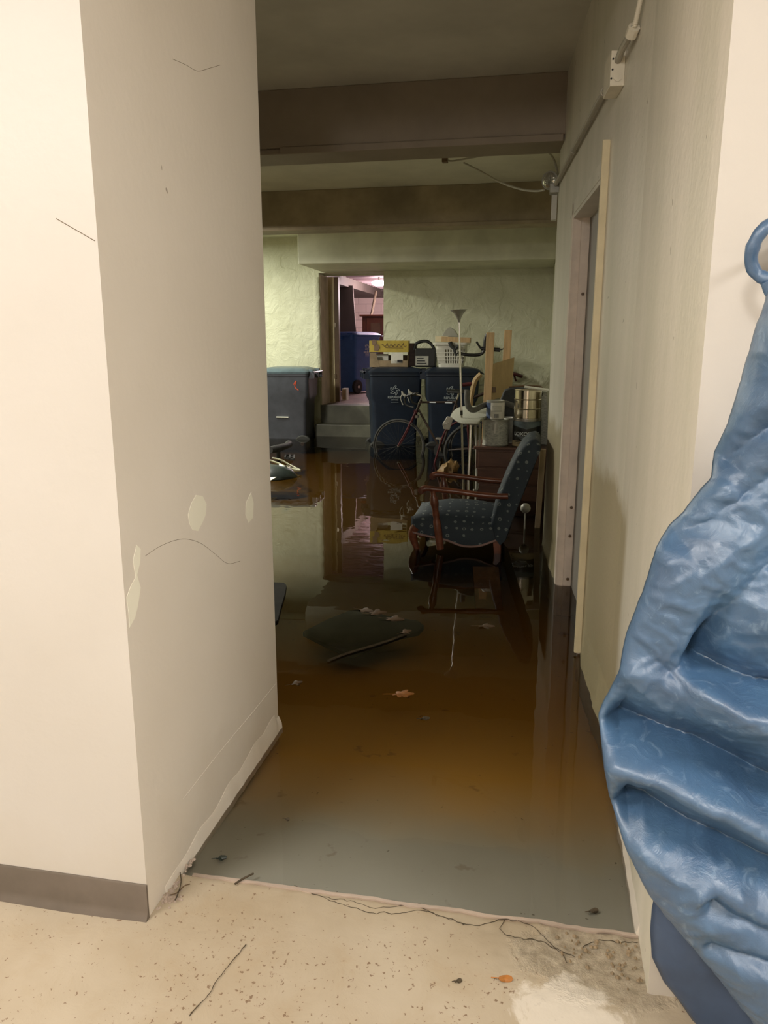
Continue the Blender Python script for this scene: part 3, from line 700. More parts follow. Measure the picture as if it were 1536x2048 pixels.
# ------------------------------------------------------------------ bicycle in the water
def make_bike(loc, rz, label, frame_m, name='bicycle'):
    r = empty(name, loc, label, 'bicycle', None, rz)
    R = .335; hubf = Vector((0,0,R)); hubr = Vector((1.0,0,R))
    def wheel(nm, hub, turn=0):
        T = Matrix.Translation(hub) @ Matrix.Rotation(turn,4,'Z')
        g = MB(); n=64
        g.tube([T@Vector((math.cos(2*math.pi*i/n)*R,0,math.sin(2*math.pi*i/n)*R)) for i in range(n)],.014,8,closed=True)
        wh = g.build(nm,'blackmat',r,local=True)
        g = MB(); g.tube([T@Vector((math.cos(2*math.pi*i/n)*(R-.020),0,math.sin(2*math.pi*i/n)*(R-.020))) for i in range(n)],.0085,6,closed=True); g.build('rim','rimgrey',wh,local=True)
        g = MB()
        for i in range(28):
            a=2*math.pi*i/28; b=a+(.5 if i%2 else -.5)
            g.tube([T@Vector((math.cos(b)*.02,(.03 if i%4<2 else -.03),math.sin(b)*.02)), T@Vector((math.cos(a)*(R-.02),0,math.sin(a)*(R-.02)))],.0014,4)
        g.build('spokes','blackmat',wh,local=True)
        g = MB(); g.tube([T@Vector((0,-.05,0)),T@Vector((0,.05,0))],.016,10); g.tube([T@Vector((0,-.065,0)),T@Vector((0,.065,0))],.008,8); g.build('hub','chrome',wh,local=True)
    wheel('front_wheel',hubf); wheel('rear_wheel',hubr)
    ht = Vector((.285,0,.93)); hb = Vector((.235,0,.80)); bb = Vector((.56,0,.29)); st = Vector((.74,0,.93-.02)); 
    g = MB(); g.tube([hb,ht],.018,10); g.tube([hb+Vector((.01,0,.02)),bb],.0145,10); g.tube([ht-Vector((.01,0,.03)),st],.013,10); g.tube([bb,st+Vector((.01,0,.04))],.0145,10)
    for s in (-1,1):
        g.tube([bb+Vector((0,.02*s,0)),hubr+Vector((0,.06*s,0))],.009,8); g.tube([st+Vector((0,.02*s,-.03)),hubr+Vector((0,.06*s,0))],.008,8)
    g.build('frame',frame_m,r,local=True)
    g = MB()
    for s in (-1,1): g.tube(smoothpath([hb+Vector((-.005,.03*s,0)),Vector((.12,.052*s,.56)),hubf+Vector((.02,.055*s,.04)),hubf+Vector((0,.055*s,0))],4),.0105,8)
    g.box((.20,-.04,.77),(.245,.04,.80)); g.build('fork','bikered' if frame_m!='bikered' else 'bikedark',r,local=True)
    g = MB(); g.tube([ht,ht+Vector((.01,0,.05)),ht+Vector((-.07,0,.07))],.013,8); g.build('stem','steel',r,local=True)
    g = MB(); hc = ht+Vector((-.07,0,.07))
    for s in (-1,1):
        g.tube(smoothpath([hc,hc+Vector((0,.19*s,0)),hc+Vector((-.05,.2*s,0)),hc+Vector((-.10,.2*s,-.04)),hc+Vector((-.08,.2*s,-.12)),hc+Vector((.02,.21*s,-.15))],5),.0125,8)
    hbar = g.build('handlebar','black',r,local=True)
    for s in (-1,1):
        g = MB(); g.tube([hc+Vector((-.09,.2*s,-.01)),hc+Vector((-.125,.2*s,.015)),hc+Vector((-.135,.2*s,.05))],[.018,.017,.010],8)
        g.tube(smoothpath([hc+Vector((-.125,.2*s,.02)),hc+Vector((-.15,.2*s,-.04)),hc+Vector((-.12,.2*s,-.12))],4),.006,6); g.build('brake_lever','galv',hbar,local=True)
    g = MB(); sp=st+Vector((.03,0,.12)); g.tube([st,sp],.012,8); g.build('seat_post','chrome',r,local=True)
    g = MB(); g.loft([[(sp.x+a,b*wd,sp.z+zz) for b,zz in ((-1,0),(-.6,.03),(0,.04),(.6,.03),(1,0),(0,-.01))] for a,wd in ((-.15,.018),(-.08,.025),(0,.045),(.08,.075),(.12,.07))]); g.build('saddle','black',r,local=True,smooth=60)
    g = MB(); g.lathe([(.075,-.004),(.092,-.004),(.092,.004),(.075,.004),(.075,-.004)],bb+Vector((0,-.045,0)),30,axis=(0,1,0)); g.lathe([(0,-.006),(.03,-.006),(.03,.006),(0,.006)],bb+Vector((0,-.045,0)),16,axis=(0,1,0))
    for i in range(5): a=2*math.pi*i/5+.3; g.tube([bb+Vector((0,-.045,0)),bb+Vector((math.cos(a)*.08,-.045,math.sin(a)*.08))],.008,6)
    cs = g.build('chainring','blackmat',r,local=True)
    for s,a in ((-1,1.65),(1,1.65+math.pi)):
        e = bb+Vector((math.cos(a)*.17,s*.075,math.sin(a)*.17)); g=MB(); g.tube([bb+Vector((0,s*.065,0)),e],[.014,.010],8)
        cr=g.build('crank','chrome',r,local=True)
        g = MB(); g.box((e.x-.035,e.y+(0 if s>0 else -.09),e.z-.012),(e.x+.035,e.y+(.09 if s>0 else 0),e.z+.012)); g.build('pedal','steel',cr,local=True,bevel=.004)
    g=MB(); g.box((.215,-.03,.70),(.25,.03,.735)); g.build('front_brake','chrome',r,local=True)
    for x0,x1 in ((.40,.48),(.60,.69)):
        za=.895+.0*(x0); g=MB(); g.box((x0,-.0165,.897),(x1,-.012,.909)); g.build('frame_decal','print',r,local=True)
    return r
bike = make_bike((-1.715,9.85,-.225),math.radians(-3),'dark maroon road bicycle standing in the water before the two dark bins','bikedark')

# second bicycle further back behind the timbers: raised handlebar
b2r = empty('bicycle',(-.6,9.3,-.2),'second bicycle behind the timbers, only handlebars and maroon frame showing','bicycle')
Yh = 9.1
def A(*p): return [at(x,y,Yh) for x,y in p]
MB().tube(smoothpath(A((915,705),(930,709),(950,710),(962,708),(968,700),(970,680),(974,668)),5),[.022]*0 or .018,10).build('handlebar','black',b2r)
MB().tube(smoothpath(A((962,697),(975,698),(988,699),(1000,700)),4),.022,10).build('grip','black',b2r)
MB().tube(smoothpath(A((953,683),(957,690),(962,697)),4),.012,8).build('brake_lever','black',b2r)
MB().tube(smoothpath(A((1000,700),(1007,697),(1010,686),(1011,668)),4),.006,6).build('brake_cable','black',b2r)
MB().tube(smoothpath(A((925,770),(940,768),(947,772),(938,800),(935,830)),4),.022,8).build('head_tube','bikered',b2r)
MB().tube(smoothpath(A((930,800),(945,796),(968,787)),4),.018,8).build('frame_tube','bikedark',b2r)
MB().tube(smoothpath(A((935,835),(900,852),(884,878),(860,960)),4),.012,8).build('down_tube','bikered',b2r)
MB().tube([at(935,830,Yh),Vector((-.72,9.2,-.2))],.014,8).build('fork','bikered',b2r)
g=MB(); cc=at(945,880,9.3); cc.z=.12
g.tube([cc+Vector((math.cos(2*math.pi*i/48)*.33,0,math.sin(2*math.pi*i/48)*.33)) for i in range(48)],.018,8,closed=True); g.build('wheel','blackmat',b2r)
g=MB(); g.tube(A((965,770),(935,770),(915,770)),.005,6); g.build('brake_cable','black',b2r)
g=MB(); g.tube(smoothpath(A((962,748),(950,762),(943,790),(941,812)),4),.03,8)
tag(g.build('yellowed_hose','ply'),'yellow-brown hose arching beside the tall timber post','hose')

# ------------------------------------------------------------------ timbers
Yp=8.6
tf = empty('timber_frame',(-.40,Yp,-.2),'raw pine timber frame with two tall posts and a plywood panel','timber frame')
def post(x0,x1,yt,Y,zb=-.22,dx=0):
    a=at(x0,yt,Y); b=at(x1,yt,Y); g=MB()
    g.loft([[(a.x-dx,Y,zb),(b.x-dx,Y,zb),(b.x-dx,Y+.04,zb),(a.x-dx,Y+.04,zb)],[(a.x,Y,a.z),(b.x,Y,b.z),(b.x,Y+.04,b.z),(a.x,Y+.04,a.z)]])
    return g.build('post','wood',tf,smooth=0,bevel=.003)
post(973,989,665,Yp,dx=.03); post(1009,1024,660,Yp+.25,dx=.05)
g=MB(); q=[at(985,728,Yp+.06),at(1027,715,Yp+.2),at(1021,790,Yp+.2),at(983,800,Yp+.06)]
g.add([tuple(p) for p in q]+[(p.x+.01,p.y+.02,p.z) for p in q],[(0,1,2,3),(7,6,5,4),(0,4,5,1),(1,5,6,2),(2,6,7,3),(3,7,4,0)]); g.build('panel','ply',tf,smooth=0)
g=MB(); p=at(988,780,Yp+.03); g.box((p.x-.02,p.y,p.z-.03),(p.x+.02,p.y+.02,p.z+.03)); g.build('bracket','brown',tf)
q=at(1035,740,9.0); g=MB(); g.tube([at(1022,747,11.8),at(1034,749,11.76),at(1044,753,11.8)],.025,8); g.tube([at(1028,750,11.78),at(1032,762,11.84)],.013,6); g.tube([at(1034,749,11.76),at(1034,749,11.86)],.012,6)
wall_valve = g.build('pipe_valve','bikered'); tag(wall_valve,'small rusty pipe valve just right of the plywood panel','valve')

# ------------------------------------------------------------------ ironing board
Yi=6.98
ib = empty('ironing_board',(-.5,Yi,-.2),'pale ironing board on chrome legs beside the floor lamp','ironing board')
zt=.765
outline=[]
for x,y in ((901,831),(905,824),(912,817),(927,812),(960,811),(1000,812),(1008,817),(1002,824),(982,828),(962,838),(957,845),(935,845),(918,842)):
    p=gz(x,y,zt); outline.append(p)
g=MB(); n=len(outline)
ol=smoothpath(outline+[outline[0]],4)[:-1]; cxm=sum((p for p in ol),Vector())/len(ol)
g.loft([[cxm+(p-cxm)*s+Vector((0,0,dz)) for p in ol] for s,dz in ((.97,-.022),(1.0,-.012),(1.0,-.004),(.98,.0))]); g.build('top','board',ib,smooth=50)
ctr=cxm
q1=gz(892,838,.76)
g=MB(); a=[at(885,848,7.0),at(894,833,7.0),at(907,835,7.0),at(899,860,7.0),at(887,858,7.0)]
g.add([tuple(p) for p in a]+[(p.x,p.y+.02,p.z) for p in a],[(0,1,2,3,4),(9,8,7,6,5)]+[(i,5+i,5+(i+1)%5,(i+1)%5) for i in range(5)]); g.build('iron_rest','white',ib,bevel=.004)
g=MB(); g.tube([at(886,850,6.99),at(897,845,6.99)],.005,6); g.build('rest_wire','chrome',ib)
g=MB(); g.tube(smoothpath([at(942,845,6.95),at(940,900,6.93),at(937,960,6.9),at(936,1000,6.88),Vector((-.61,6.84,-.2))],4),.013,10); g.build('leg','chrome',ib)
g=MB(); g.tube(smoothpath([at(951,845,7.1),at(953,900,7.1),at(953,960,7.05),Vector((-.50,7.0,-.2))],4),.011,10); g.build('leg','galv',ib)
g=MB(); g.tube(smoothpath([at(960,846,7.12),at(958,920,7.1),at(956,975,7.05),at(947,980,7.0)],4),.009,8); g.build('leg','galv',ib)
# foam tube & small things on it
g=MB(); g.tube(smoothpath([at(935,780,6.98),at(934,800,6.97),at(938,815,6.96),at(948,820,6.98),at(965,812,7.15),at(985,806,7.4),at(1010,806,7.45),at(1035,815,7.45)],6),[.026]*43,12)
tag(g.build('foam_tube','grey'),'bent dark grey foam tube lying on the ironing board','foam tube')

# ------------------------------------------------------------------ chest and what stands on it
Yc=7.05; zc=at(950,893,Yc).z+.0
x0=at(950,893,Yc).x; x1=.14
ch=empty('wooden_chest',((x0+x1)/2,Yc,-.2),'red-brown wooden chest behind the blue armchair, cans on top','chest')
MB().box((x0+.01,Yc+.01,-.12),(x1-.01,Yc+.55,zc-.02)).build('body','chest',ch,smooth=0,bevel=.004)
MB().box((x0-.01,Yc-.01,zc-.025),(x1,Yc+.57,zc)).build('top','chest',ch,smooth=0,bevel=.006)
for i in range(3):
    z1=zc-.045-i*.155; d=MB().box((x0+.03,Yc-.002,z1-.14),(x1-.03,Yc+.02,z1)).build('drawer','chest',ch,smooth=0,bevel=.006)
    MB().lathe([(0,0),(.012,0),(.016,.02),(0,.025)],((x0+x1)/2,Yc-.002,z1-.07),12,axis=(0,-1,0)).build('knob','brown',d)
for x in (x0+.04,x1-.04):
    MB().box((x-.02,Yc+.02,-.2),(x+.02,Yc+.06,-.12)).build('leg','chest',ch,smooth=0)
def can(name,c,r,h,label,m='galv',n=32,square=False):
    rt_=empty(name,tuple(c),label,'paint can','paint cans on the chest')
    g=MB(); prof=[(.0,0),(r*.97,0),(r,.006),(r*.96,.01),(r*.96,h-.014),(r,h-.01),(r,h-.002),(r*.9,h),(r*.88,h-.008),(0,h-.008)]
    if square: 
        rings=[]
        for rr,z in prof: rings.append([(c[0]+x,c[1]+y,c[2]+z) for x,y,_ in rrect(max(rr,.002),max(rr,.002)*.9,max(rr,.002)*.42,0,0,0,3)])
        g.loft(rings)
    else: g.lathe(prof,c,n)
    g.build('body',m,rt_,smooth=35); return rt_
def wrap(par,c,r,z0,z1,a0,a1,m,name='paper_label',n=16,rot=0):
    g=MB(); ri=[]
    for i in range(n+1):
        a=math.radians(a0+(a1-a0)*i/n); ri.append([(c[0]+math.sin(a)*rr,c[1]-math.cos(a)*rr,z) for rr,z in ((r,z0),(r+.0015,z0),(r+.0015,z1),(r,z1))])
    g.loft(ri); return g.build(name,m,par,smooth=40)
zz=zc
h1=at(988,838,7.2).z-zz
c1=(-.345,7.20,zz+.001); k1=can('paint_can',c1,.124,h1,'large grey metal can with paper label, front left of the chest','galv')
wrap(k1,c1,.1205,zz+.014,zz+h1-.03,-52,72,'paper','paper_label')
wrap(k1,c1,.1225,zz+h1-.09,zz+h1-.03,-12,12,'galv','bare_patch'); wrap(k1,c1,.123,zz+h1-.12,zz+h1-.03,-3,2,'papercl','paint_drip')
c1b=(-.27,7.42,zz+.001); k1b=can('paint_can',c1b,.11,h1*.98,'grey metal can half hidden behind the labelled can on the chest','galv')
zk=zz+h1+.001; hk=at(990,800,7.18).z-zk
c2=(-.352,7.17,zk); k2=can('paint_can',c2,.084,hk,'small paint can with blue and white barcode label, stacked on large can','galv')
wrap(k2,c2,.0820,zk+.012,zk+hk-.02,-28,85,'papercl'); wrap(k2,c2,.0820,zk+.012,zk+hk-.02,-90,-28,'blue')
for i in range(7): wrap(k2,c2,.0837,zk+.02,zk+.055,-4+i*4.2,-4+i*4.2+2,'black','barcode_bar',2)
for i in range(5): wrap(k2,c2,.0837,zk+.075+i*.012,zk+.079+i*.012,-18,45,'galv','label_text_line',6)
hL=at(1054,835,7.15).z-zz; c3=(-.062,7.15,zz+.001)
k3=can('paint_bucket',c3,.130,hL,'paint bucket with black and cream label standing right on the chest','steel')
wrap(k3,c3,.1262,zz+.062,zz+hL-.025,-80,80,'loxon','black_label'); wrap(k3,c3,.1262,zz+.012,zz+.062,-80,80,'loxonlow','cream_label')
g=MB(); ri=[]
for i in range(31):
    a=math.radians(-72+144*i/30); zb=zz+hL-.095+.03*abs(math.sin(a*1.1)); ri.append([(c3[0]+math.sin(a)*rr,c3[1]-math.cos(a)*rr,z) for rr,z in ((.1278,zb),(.1290,zb),(.1290,zz+hL-.027),(.1278,zz+hL-.027))])
g.loft(ri); g.build('label_picture','loxontop',k3,smooth=40)
# curved lettering LOXON XP
def bendtext(s,size,m,par,c,r,z,name='lettering',sx=1.0):
    o=text(name,s,size,m,par,(0,0,0),(0,0,0),.0012)
    off=W[par]
    for v in o.data.vertices:
        a=v.co.x*sx/r; rr=r+v.co.z
        v.co=Vector((c[0]+math.sin(a)*rr-off.x, c[1]-math.cos(a)*rr-off.y, z+v.co.y-off.z))
    o.location=(0,0,0); o.rotation_euler=(0,0,0); return o
bendtext('LOXON XP',.044,'print',k3,c3,.1285,zz+.125,sx=1.12)
for i,wd in enumerate((38,30,22)): wrap(k3,c3,.1275,zz+.098-i*.011,zz+.102-i*.011,-wd,wd,'printdim','label_text_line',8)
for i,wd in enumerate((34,26)): wrap(k3,c3,.1275,zz+.05-i*.014,zz+.055-i*.014,-50,-50+wd*2,'loxon','label_text_line',8)
zs_=zz+hL+.002; hs=at(1054,779,7.15).z-zs_; c4=(c3[0]-.0,7.15,zs_)
k4=empty('metal_canister',c4,'shiny ribbed metal canister stacked on the black-labelled bucket','canister')
R4=.121; g=MB(); g.lathe([(0,0),(R4,0),(R4,hs*.30),(R4+.004,hs*.32),(R4,hs*.34),(R4,hs*.64),(R4+.004,hs*.66),(R4,hs*.68),(R4,hs-.006),(R4+.003,hs-.003),(R4+.003,hs),(R4-.006,hs),(R4-.01,hs-.008),(0,hs-.008)],c4,40); g.build('body','tin',k4,smooth=30)
# charcoal bag, clipboard, white carton behind
g=MB(); a=[at(x,y,7.62) for x,y in ((998,838),(1000,800),(1008,780),(1022,775),(1085,776),(1090,800),(1090,888),(1000,888))]
n=len(a); g.add([tuple(p) for p in a]+[(p.x,p.y+.12,p.z) for p in a],[tuple(range(n-1,-1,-1)),tuple(range(n,2*n))]+[(i,(i+1)%n,n+(i+1)%n,n+i) for i in range(n)])
tag(g.build('fabric_case','darkbag',None,bevel=.015),'charcoal fabric case standing upright behind the shiny canister','case')
g=MB(); g.tube(smoothpath([at(x,y,7.6) for x,y in ((1018,774),(1050,772),(1080,773),(1086,780))],4),.008,8); g.tube([at(1086,780,7.6),at(1088,800,7.6)],.008,8)
tag(g.build('metal_rail','brown'),'thin brown metal rail along the top of the charcoal case','rail')
g=MB(); a=[at(x,y,7.28) for x,y in ((1078,781),(1095,784),(1096,890),(1076,888))]
n=4; g.add([tuple(p) for p in a]+[(p.x+.0,p.y+.2,p.z) for p in a],[tuple(range(n-1,-1,-1)),tuple(range(n,2*n))]+[(i,(i+1)%n,n+(i+1)%n,n+i) for i in range(n)])
wc=g.build('white_carton','paper',None,bevel=.003); tag(wc,'tall white printed carton squeezed between canister and wall','box')
p=at(1082,789,7.277); MB().box((p.x-.012,7.274,p.z-.012),(p.x+.016,7.279,p.z+.012)).build('dark_print','black',wc,smooth=0)
a=[at(1052,775,7.05),at(1095,781,7.05)]
T=Matrix.Translation(((a[0].x+a[1].x)/2,7.12,(a[0].z+a[1].z)/2)) @ Matrix.Rotation(math.radians(7),4,'Y')
tag(MB().box((-.11,-.12,-.003),(.11,.12,.006),T).build('paper_sheet','papercl',None,smooth=0,bevel=.002),'thin white sheet resting across the canister top towards the wall','paper')

# ------------------------------------------------------------------ armchair (faces left)
yn, yf = 5.17, 5.72
ac = empty('armchair',(-.45,5.45,-.2),'blue patterned upholstered armchair with red wooden arms, standing in the water','armchair')
secs=[(-.815,.145,.205),(-.79,.125,.255),(-.70,.105,.29),(-.58,.085,.31),(-.45,.045,.315),(-.34,.05,.305),(-.26,.08,.29),(-.20,.10,.275)]
rings=[]
for i,(x,zb,zt_) in enumerate(secs):
    e=.0 if 0<i<7 else .02
    nn=14; r=[]
    for k in range(nn):     # top dome
        t=k/(nn-1); y=yn+e+(yf-yn-2*e)*t; r.append((x,y,zb+.09+(zt_-zb-.09)*(math.sin(math.pi*t)**.45 if 0<t<1 else 0)))
    r.append((x,yf-e,zb)); r.append((x,yn+e,zb)); rings.append(r)
g=MB().loft(rings); seat=g.build('seat','fabric',ac,smooth=60)
g=MB(); g.tube(smoothpath([(x,yn+(.02 if i in(0,7) else 0)-.002,zb) for i,(x,zb,_) in enumerate(secs)],4),.0075,8)
g.tube([(-.815,yn+.02,.145),(-.815,yf-.02,.145)],.0075,8); g.build('braid_trim','trimbraid',seat)
# backrest: padded slab leaning back, rounded top
prof=[(-.27,.20),(-.235,.36),(-.18,.52),(-.12,.66),(-.075,.74),(-.03,.785),(.015,.795),(.045,.775),(.055,.73),(.02,.62),(-.04,.44),(-.10,.27),(-.15,.10),(-.19,.06),(-.23,.10)]
rings=[]
for t in (0,.04,.12,.3,.5,.7,.88,.96,1):
    y=yn+(yf-yn)*t; e={0:.80,.04:.93,.12:1,.3:1.03,.5:1.04,.7:1.03,.88:1,.96:.93,1:.80}[t]
    cxp=sum(p[0] for p in prof)/len(prof); r=[]
    for x,z in prof:
        ax=-.21+(z-.06)*.33; r.append((ax+(x-ax)*e, y, z-(.02 if (t in (0,1) and z>.7) else 0)))
    rings.append(r)
g=MB().loft(rings); g.build('backrest','fabric',ac,smooth=60)
for y in (yn-.02, yf+.02):
    g=MB(); pa=smoothpath([(-.735,y,.435),(-.70,y,.445),(-.62,y,.438),(-.50,y,.43),(-.36,y,.415),(-.24,y,.408),(-.15,y,.41)],4)
    g.tube(pa,[.024]*4+[.020]*(len(pa)-4),10); g.tube([(-.74,y-.008,.428),(-.735,y+.012,.428)],.026,10)
    arm=g.build('armrest','chairwood',ac,smooth=60)
    g=MB(); pz=[(.43,.022),(.40,.018),(.38,.028),(.34,.030),(.30,.022),(.26,.024),(.235,.020),(.215,.026),(.15,.028),(.06,.026),(.02,.026)]
    g.tube([(-.66+ (.43-z)*.14,y,z) for z,_ in pz],[r for _,r in pz],10); g.build('arm_support','chairwood',ac,smooth=60)
    ys=yn+.03 if y<5.4 else yf-.03
    g=MB(); pts=smoothpath([(-.775,ys,.16),(-.80,ys,.12),(-.80,ys,.07),(-.775,ys,.0),(-.765,ys,-.08),(-.785,ys,-.16),(-.81,ys,-.195)],4); m_=len(pts)
    g.tube(pts,[.042-.026*min(1,i/(m_*.6)) for i in range(m_)],10); g.build('leg','chairwood',ac,smooth=60)
    g=MB(); g.loft([[(-.245,ys-.02,.10),(-.19,ys-.02,.10),(-.19,ys+.02,.10),(-.245,ys+.02,.10)],[(-.215,ys-.018,-.2),(-.175,ys-.018,-.2),(-.175,ys+.018,-.2),(-.215,ys+.018,-.2)]]); g.build('leg','chairwood',ac,smooth=0,bevel=.004)
g=MB(); g.tube([(-.76,yn+.03,.10),(-.70,yn+.03,.115),(-.66,yn+.03,.095)],.02,8); g.build('carved_bracket','chairwood',ac)

# dim wooden panel and white ball between armchair and wall
g=MB(); g.loft([[(.035,6.0,-.2),(.075,6.0,-.2),(.075,6.03,-.2),(.035,6.03,-.2)],[(.055,6.0,.62),(.10,6.0,.62),(.10,6.03,.62),(.055,6.03,.62)]])
tag(g.build('wooden_post','cardboard',None,smooth=0,bevel=.003),'dull brown wooden board upright behind the armchair by the wall end','board')
p=at(1051,1016,5.95); g=MB(); g.lathe([(.0,-.04),(.02,-.037),(.036,-.02),(.04,0),(.034,.02),(.02,.034),(0,.037)],(p.x,5.95,p.z),16); g.lathe([(.006,-.3),(.006,-.03)],(p.x,5.95,p.z),8)
tag(g.build('round_knob','galv',None,smooth=60),'dull white round knob in the shadow right of the armchair','knob')
p=gz(970,1150,0)
T=Matrix.Translation((-.25,4.75,-.12)) @ Matrix.Rotation(math.radians(8),4,'Z') @ Matrix.Rotation(math.radians(25),4,'X')
tag(MB().box((-.085,-.2,0),(.085,.2,.015),T).build('cardboard_piece','cardwet',None,smooth=0,bevel=.003),'orange-brown board sunk under water in front of the armchair','cardboard')

# orange bag half sunk under the ironing board
g=MB(); rings=[]; p=gz(920,905,0)
for i in range(9):
    t=i/8; a=math.sin(math.pi*t)**.6 if 0<t<1 else .05
    rings.append([(p.x-.12+.26*t, 8.6+math.cos(q)*.10*a*(1+.3*math.sin(3*q+i*1.7)), -.01+math.sin(q)*(.05+.07*t)*a*(1+.3*math.sin(2*q+i*2.3))+.07*t) for q in [2*math.pi*k/14 for k in range(14)]])
g.loft(rings); tag(g.build('orange_bag','orange',None,smooth=60),'crumpled orange-brown bag in the water beneath the ironing board','bag')

# ------------------------------------------------------------------ left edge pile
fp=empty('folding_stool',(-3.0,9.0,-.2),'tangle of chrome tubes from a toppled folding stool, at the left pier','stool')
Yd=8.6
def B(*p,Y=Yd): return [at(x,y,Y) for x,y in p]
def clampz(ps,z=.0): return [Vector((p.x,p.y,max(p.z,z))) for p in ps]
for a in (((545,916),(562,920),(580,930),(600,940)),((541,921),(560,928),(578,936),(602,941)),((541,934),(556,938),(570,938),(585,932)),((556,944),(575,943),(602,941)),((553,940),(566,934),(578,930))):
    q=[gz(x,y,.03+.02*random.random()) for x,y in a]
    MB().tube(smoothpath(q,3),.011,8).build('tube','chrome',fp)
q=[gz(x,y,.06) for x,y in ((560,930),(569,935))]; MB().tube(q,.014,8).build('bright_joint','print',fp)
g=MB(); q=[gz(x,y,.12) for x,y in ((540,900),(556,897),(572,892),(578,888))]; g.tube(q,[.045,.05,.04,.05],10); g.tube([q[1]+Vector((0,0,-.03)),q[1]+Vector((0,0,-.30))],.03,8)
tag(g.build('black_handle','blackmat',None,smooth=60),'black lumpy handle sticking out of water at the pier edge','handle')
pd=empty('pedal',tuple(gz(579,915,0)),'black openwork pedal floating by the chrome tubes','pedal')
c=gz(579,917,0); T=Matrix.Translation(c) @ Matrix.Rotation(.3,4,'Z') @ Matrix.Rotation(.15,4,'Y')
g=MB()
for x in (-.055,0,.055): g.box((x-.010,-.12,0),(x+.010,.22,.03),T)
for y in (-.12,.04,.20): g.box((-.06,y,0),(.06,y+.02,.02),T)
g.build('cage','blackmat',pd,smooth=0,bevel=.003)
g=MB(); c=gz(552,955,0); rings=[]
for i in range(10):
    t=i/9; a=max(.05,math.sin(math.pi*min(1,t*1.0))**.5 if 0<t<1 else .05)
    rings.append([(c.x-.38+.62*t, c.y+math.cos(q)*.22*a, .01+max(-.1,math.sin(q))*.13*a*(1+.15*math.sin(4*q+i))) for q in [2*math.pi*k/16 for k in range(16)]])
g.loft(rings); tag(g.build('plastic_bag','greenbag',None,smooth=60),'dark green plastic bag floating below the chrome tubes','bag')
g=MB(); a=[gz(x,y,.10) for x,y in ((538,956),(553,955),(541,962))]; g.add([tuple(p) for p in a]+[(p.x,p.y,p.z+.006) for p in a],[(0,1,2),(5,4,3),(0,3,4,1),(1,4,5,2),(2,5,3,0)]); tag(g.build('paper_scrap','papercl',None,smooth=0),'small white scrap of paper on the dark green bag','paper')
# thin dark sheet at the waterline beside pier
a=[gz(x,y,.012) for x,y in ((545,1164),(568,1165),(573,1170),(571,1185),(562,1215),(556,1240),(540,1250))]
g=MB(); n=len(a); g.add([(p.x,p.y,-.012) for p in a]+[tuple(p) for p in a],[tuple(range(n-1,-1,-1)),tuple(range(n,2*n))]+[(i,(i+1)%n,n+(i+1)%n,n+i) for i in range(n)])
tag(g.build('dark_water_sheet','slab',None,smooth=0,bevel=.003),'thin dark sheet lying on the water beside the left pier','board')

# ------------------------------------------------------------------ floating slab, leaves, twigs
a=[gz(x,y,-.003) for x,y in ((605,1263),(655,1238),(700,1220),(730,1218),(760,1228),(800,1236),(835,1240),(848,1250),(838,1262),(800,1270),(760,1284),(728,1297),(700,1308),(650,1285))]
g=MB(); n=len(a); g.add([(p.x,p.y,-.03) for p in a]+[tuple(p) for p in a],[tuple(range(n-1,-1,-1)),tuple(range(n,2*n))]+[(i,(i+1)%n,n+(i+1)%n,n+i) for i in range(n)])
tag(g.build('floating_slab','slab',None,smooth=0,bevel=.004),'large dark waterlogged board floating in the middle of the passage','board')
def leaf(c, size, rz, m, label, tilt=0.1, lobes=7, grp=None):
    pts=[]; nn=lobes*8
    for i in range(nn):
        a=2*math.pi*i/nn; r=size*(.55+.45*abs(math.cos(a*lobes/2))**1.5)*(1+.25*math.cos(a)); pts.append((r*math.cos(a),r*math.sin(a)*.62,.004*math.sin(2*a)))
    T=Matrix.Translation(c)@Matrix.Rotation(rz,4,'Z')@Matrix.Rotation(tilt,4,'X'); g=MB()
    v=[(0,0,.004)]+pts+[(0,0,.0025)]+[(x,y,z-.0012) for x,y,z in pts]
    f=[(0,1+i,1+(i+1)%nn) for i in range(nn)]+[(nn+1,nn+2+(i+1)%nn,nn+2+i) for i in range(nn)]+[(1+i,nn+2+i,nn+2+(i+1)%nn,1+(i+1)%nn) for i in range(nn)]
    g.add(v,f,T); g.tube([T@Vector((-size*.5,0,.002)),T@Vector((-size*1.5,size*.1,.002))],.0012,5)
    return tag(g.build('leaf',m,None,smooth=40),label,'leaf',grp or ('leaves on the floor and water'))
leaf(gz(800,1388,.004),.048,.3,'leaf','orange-brown lobed oak leaf floating alone on open water',.05)
leaf(gz(785,1238,.004),.05,.1,'leafpale','pale curled leaf on the right part of the floating board',.3,5)
leaf(gz(752,1226,.004),.05,.5,'leafpale','brown leaf on the far edge of the floating board',.3,5)
leaf(gz(728,1220,.004),.045,-.2,'leafpale','thin leaf at the far left corner edge of the floating board',.2,4)
leaf(gz(810,1264,.004),.035,.9,'leafpale','small pale leaf at the near right edge of the floating board',.2,5)
leaf(gz(968,1252,.004),.045,.2,'leafpale','small grey leaf floating right of the board, far from the rest',.05,5)
leaf(gz(590,1367,.002),.03,.8,'leafpale','faint brown leaf floating close to the left pier',.05,5)
leaf(gz(1006,1957,.011),.018,.2,'leaf','round orange-brown leaf fragment on the beige hall floor',.02,3)
leaf(gz(915,1962,.011),.009,.5,'twig','tiny dark leaf fragment left of the round orange one on the hall floor',.02,3)
leaf(gz(1185,1822,.0),.014,.5,'twig','brown leaf fragment in the shallow water near the threshold\'s right end',.02,3)
leaf(gz(848,1437,.003),.02,.5,'twig','small dark leaf floating nearer than the oak leaf',.02,4)
leaf(gz(573,1638,.002),.008,.1,'twig','tiny dark leaf floating over the grey shallow floor',.02,3)
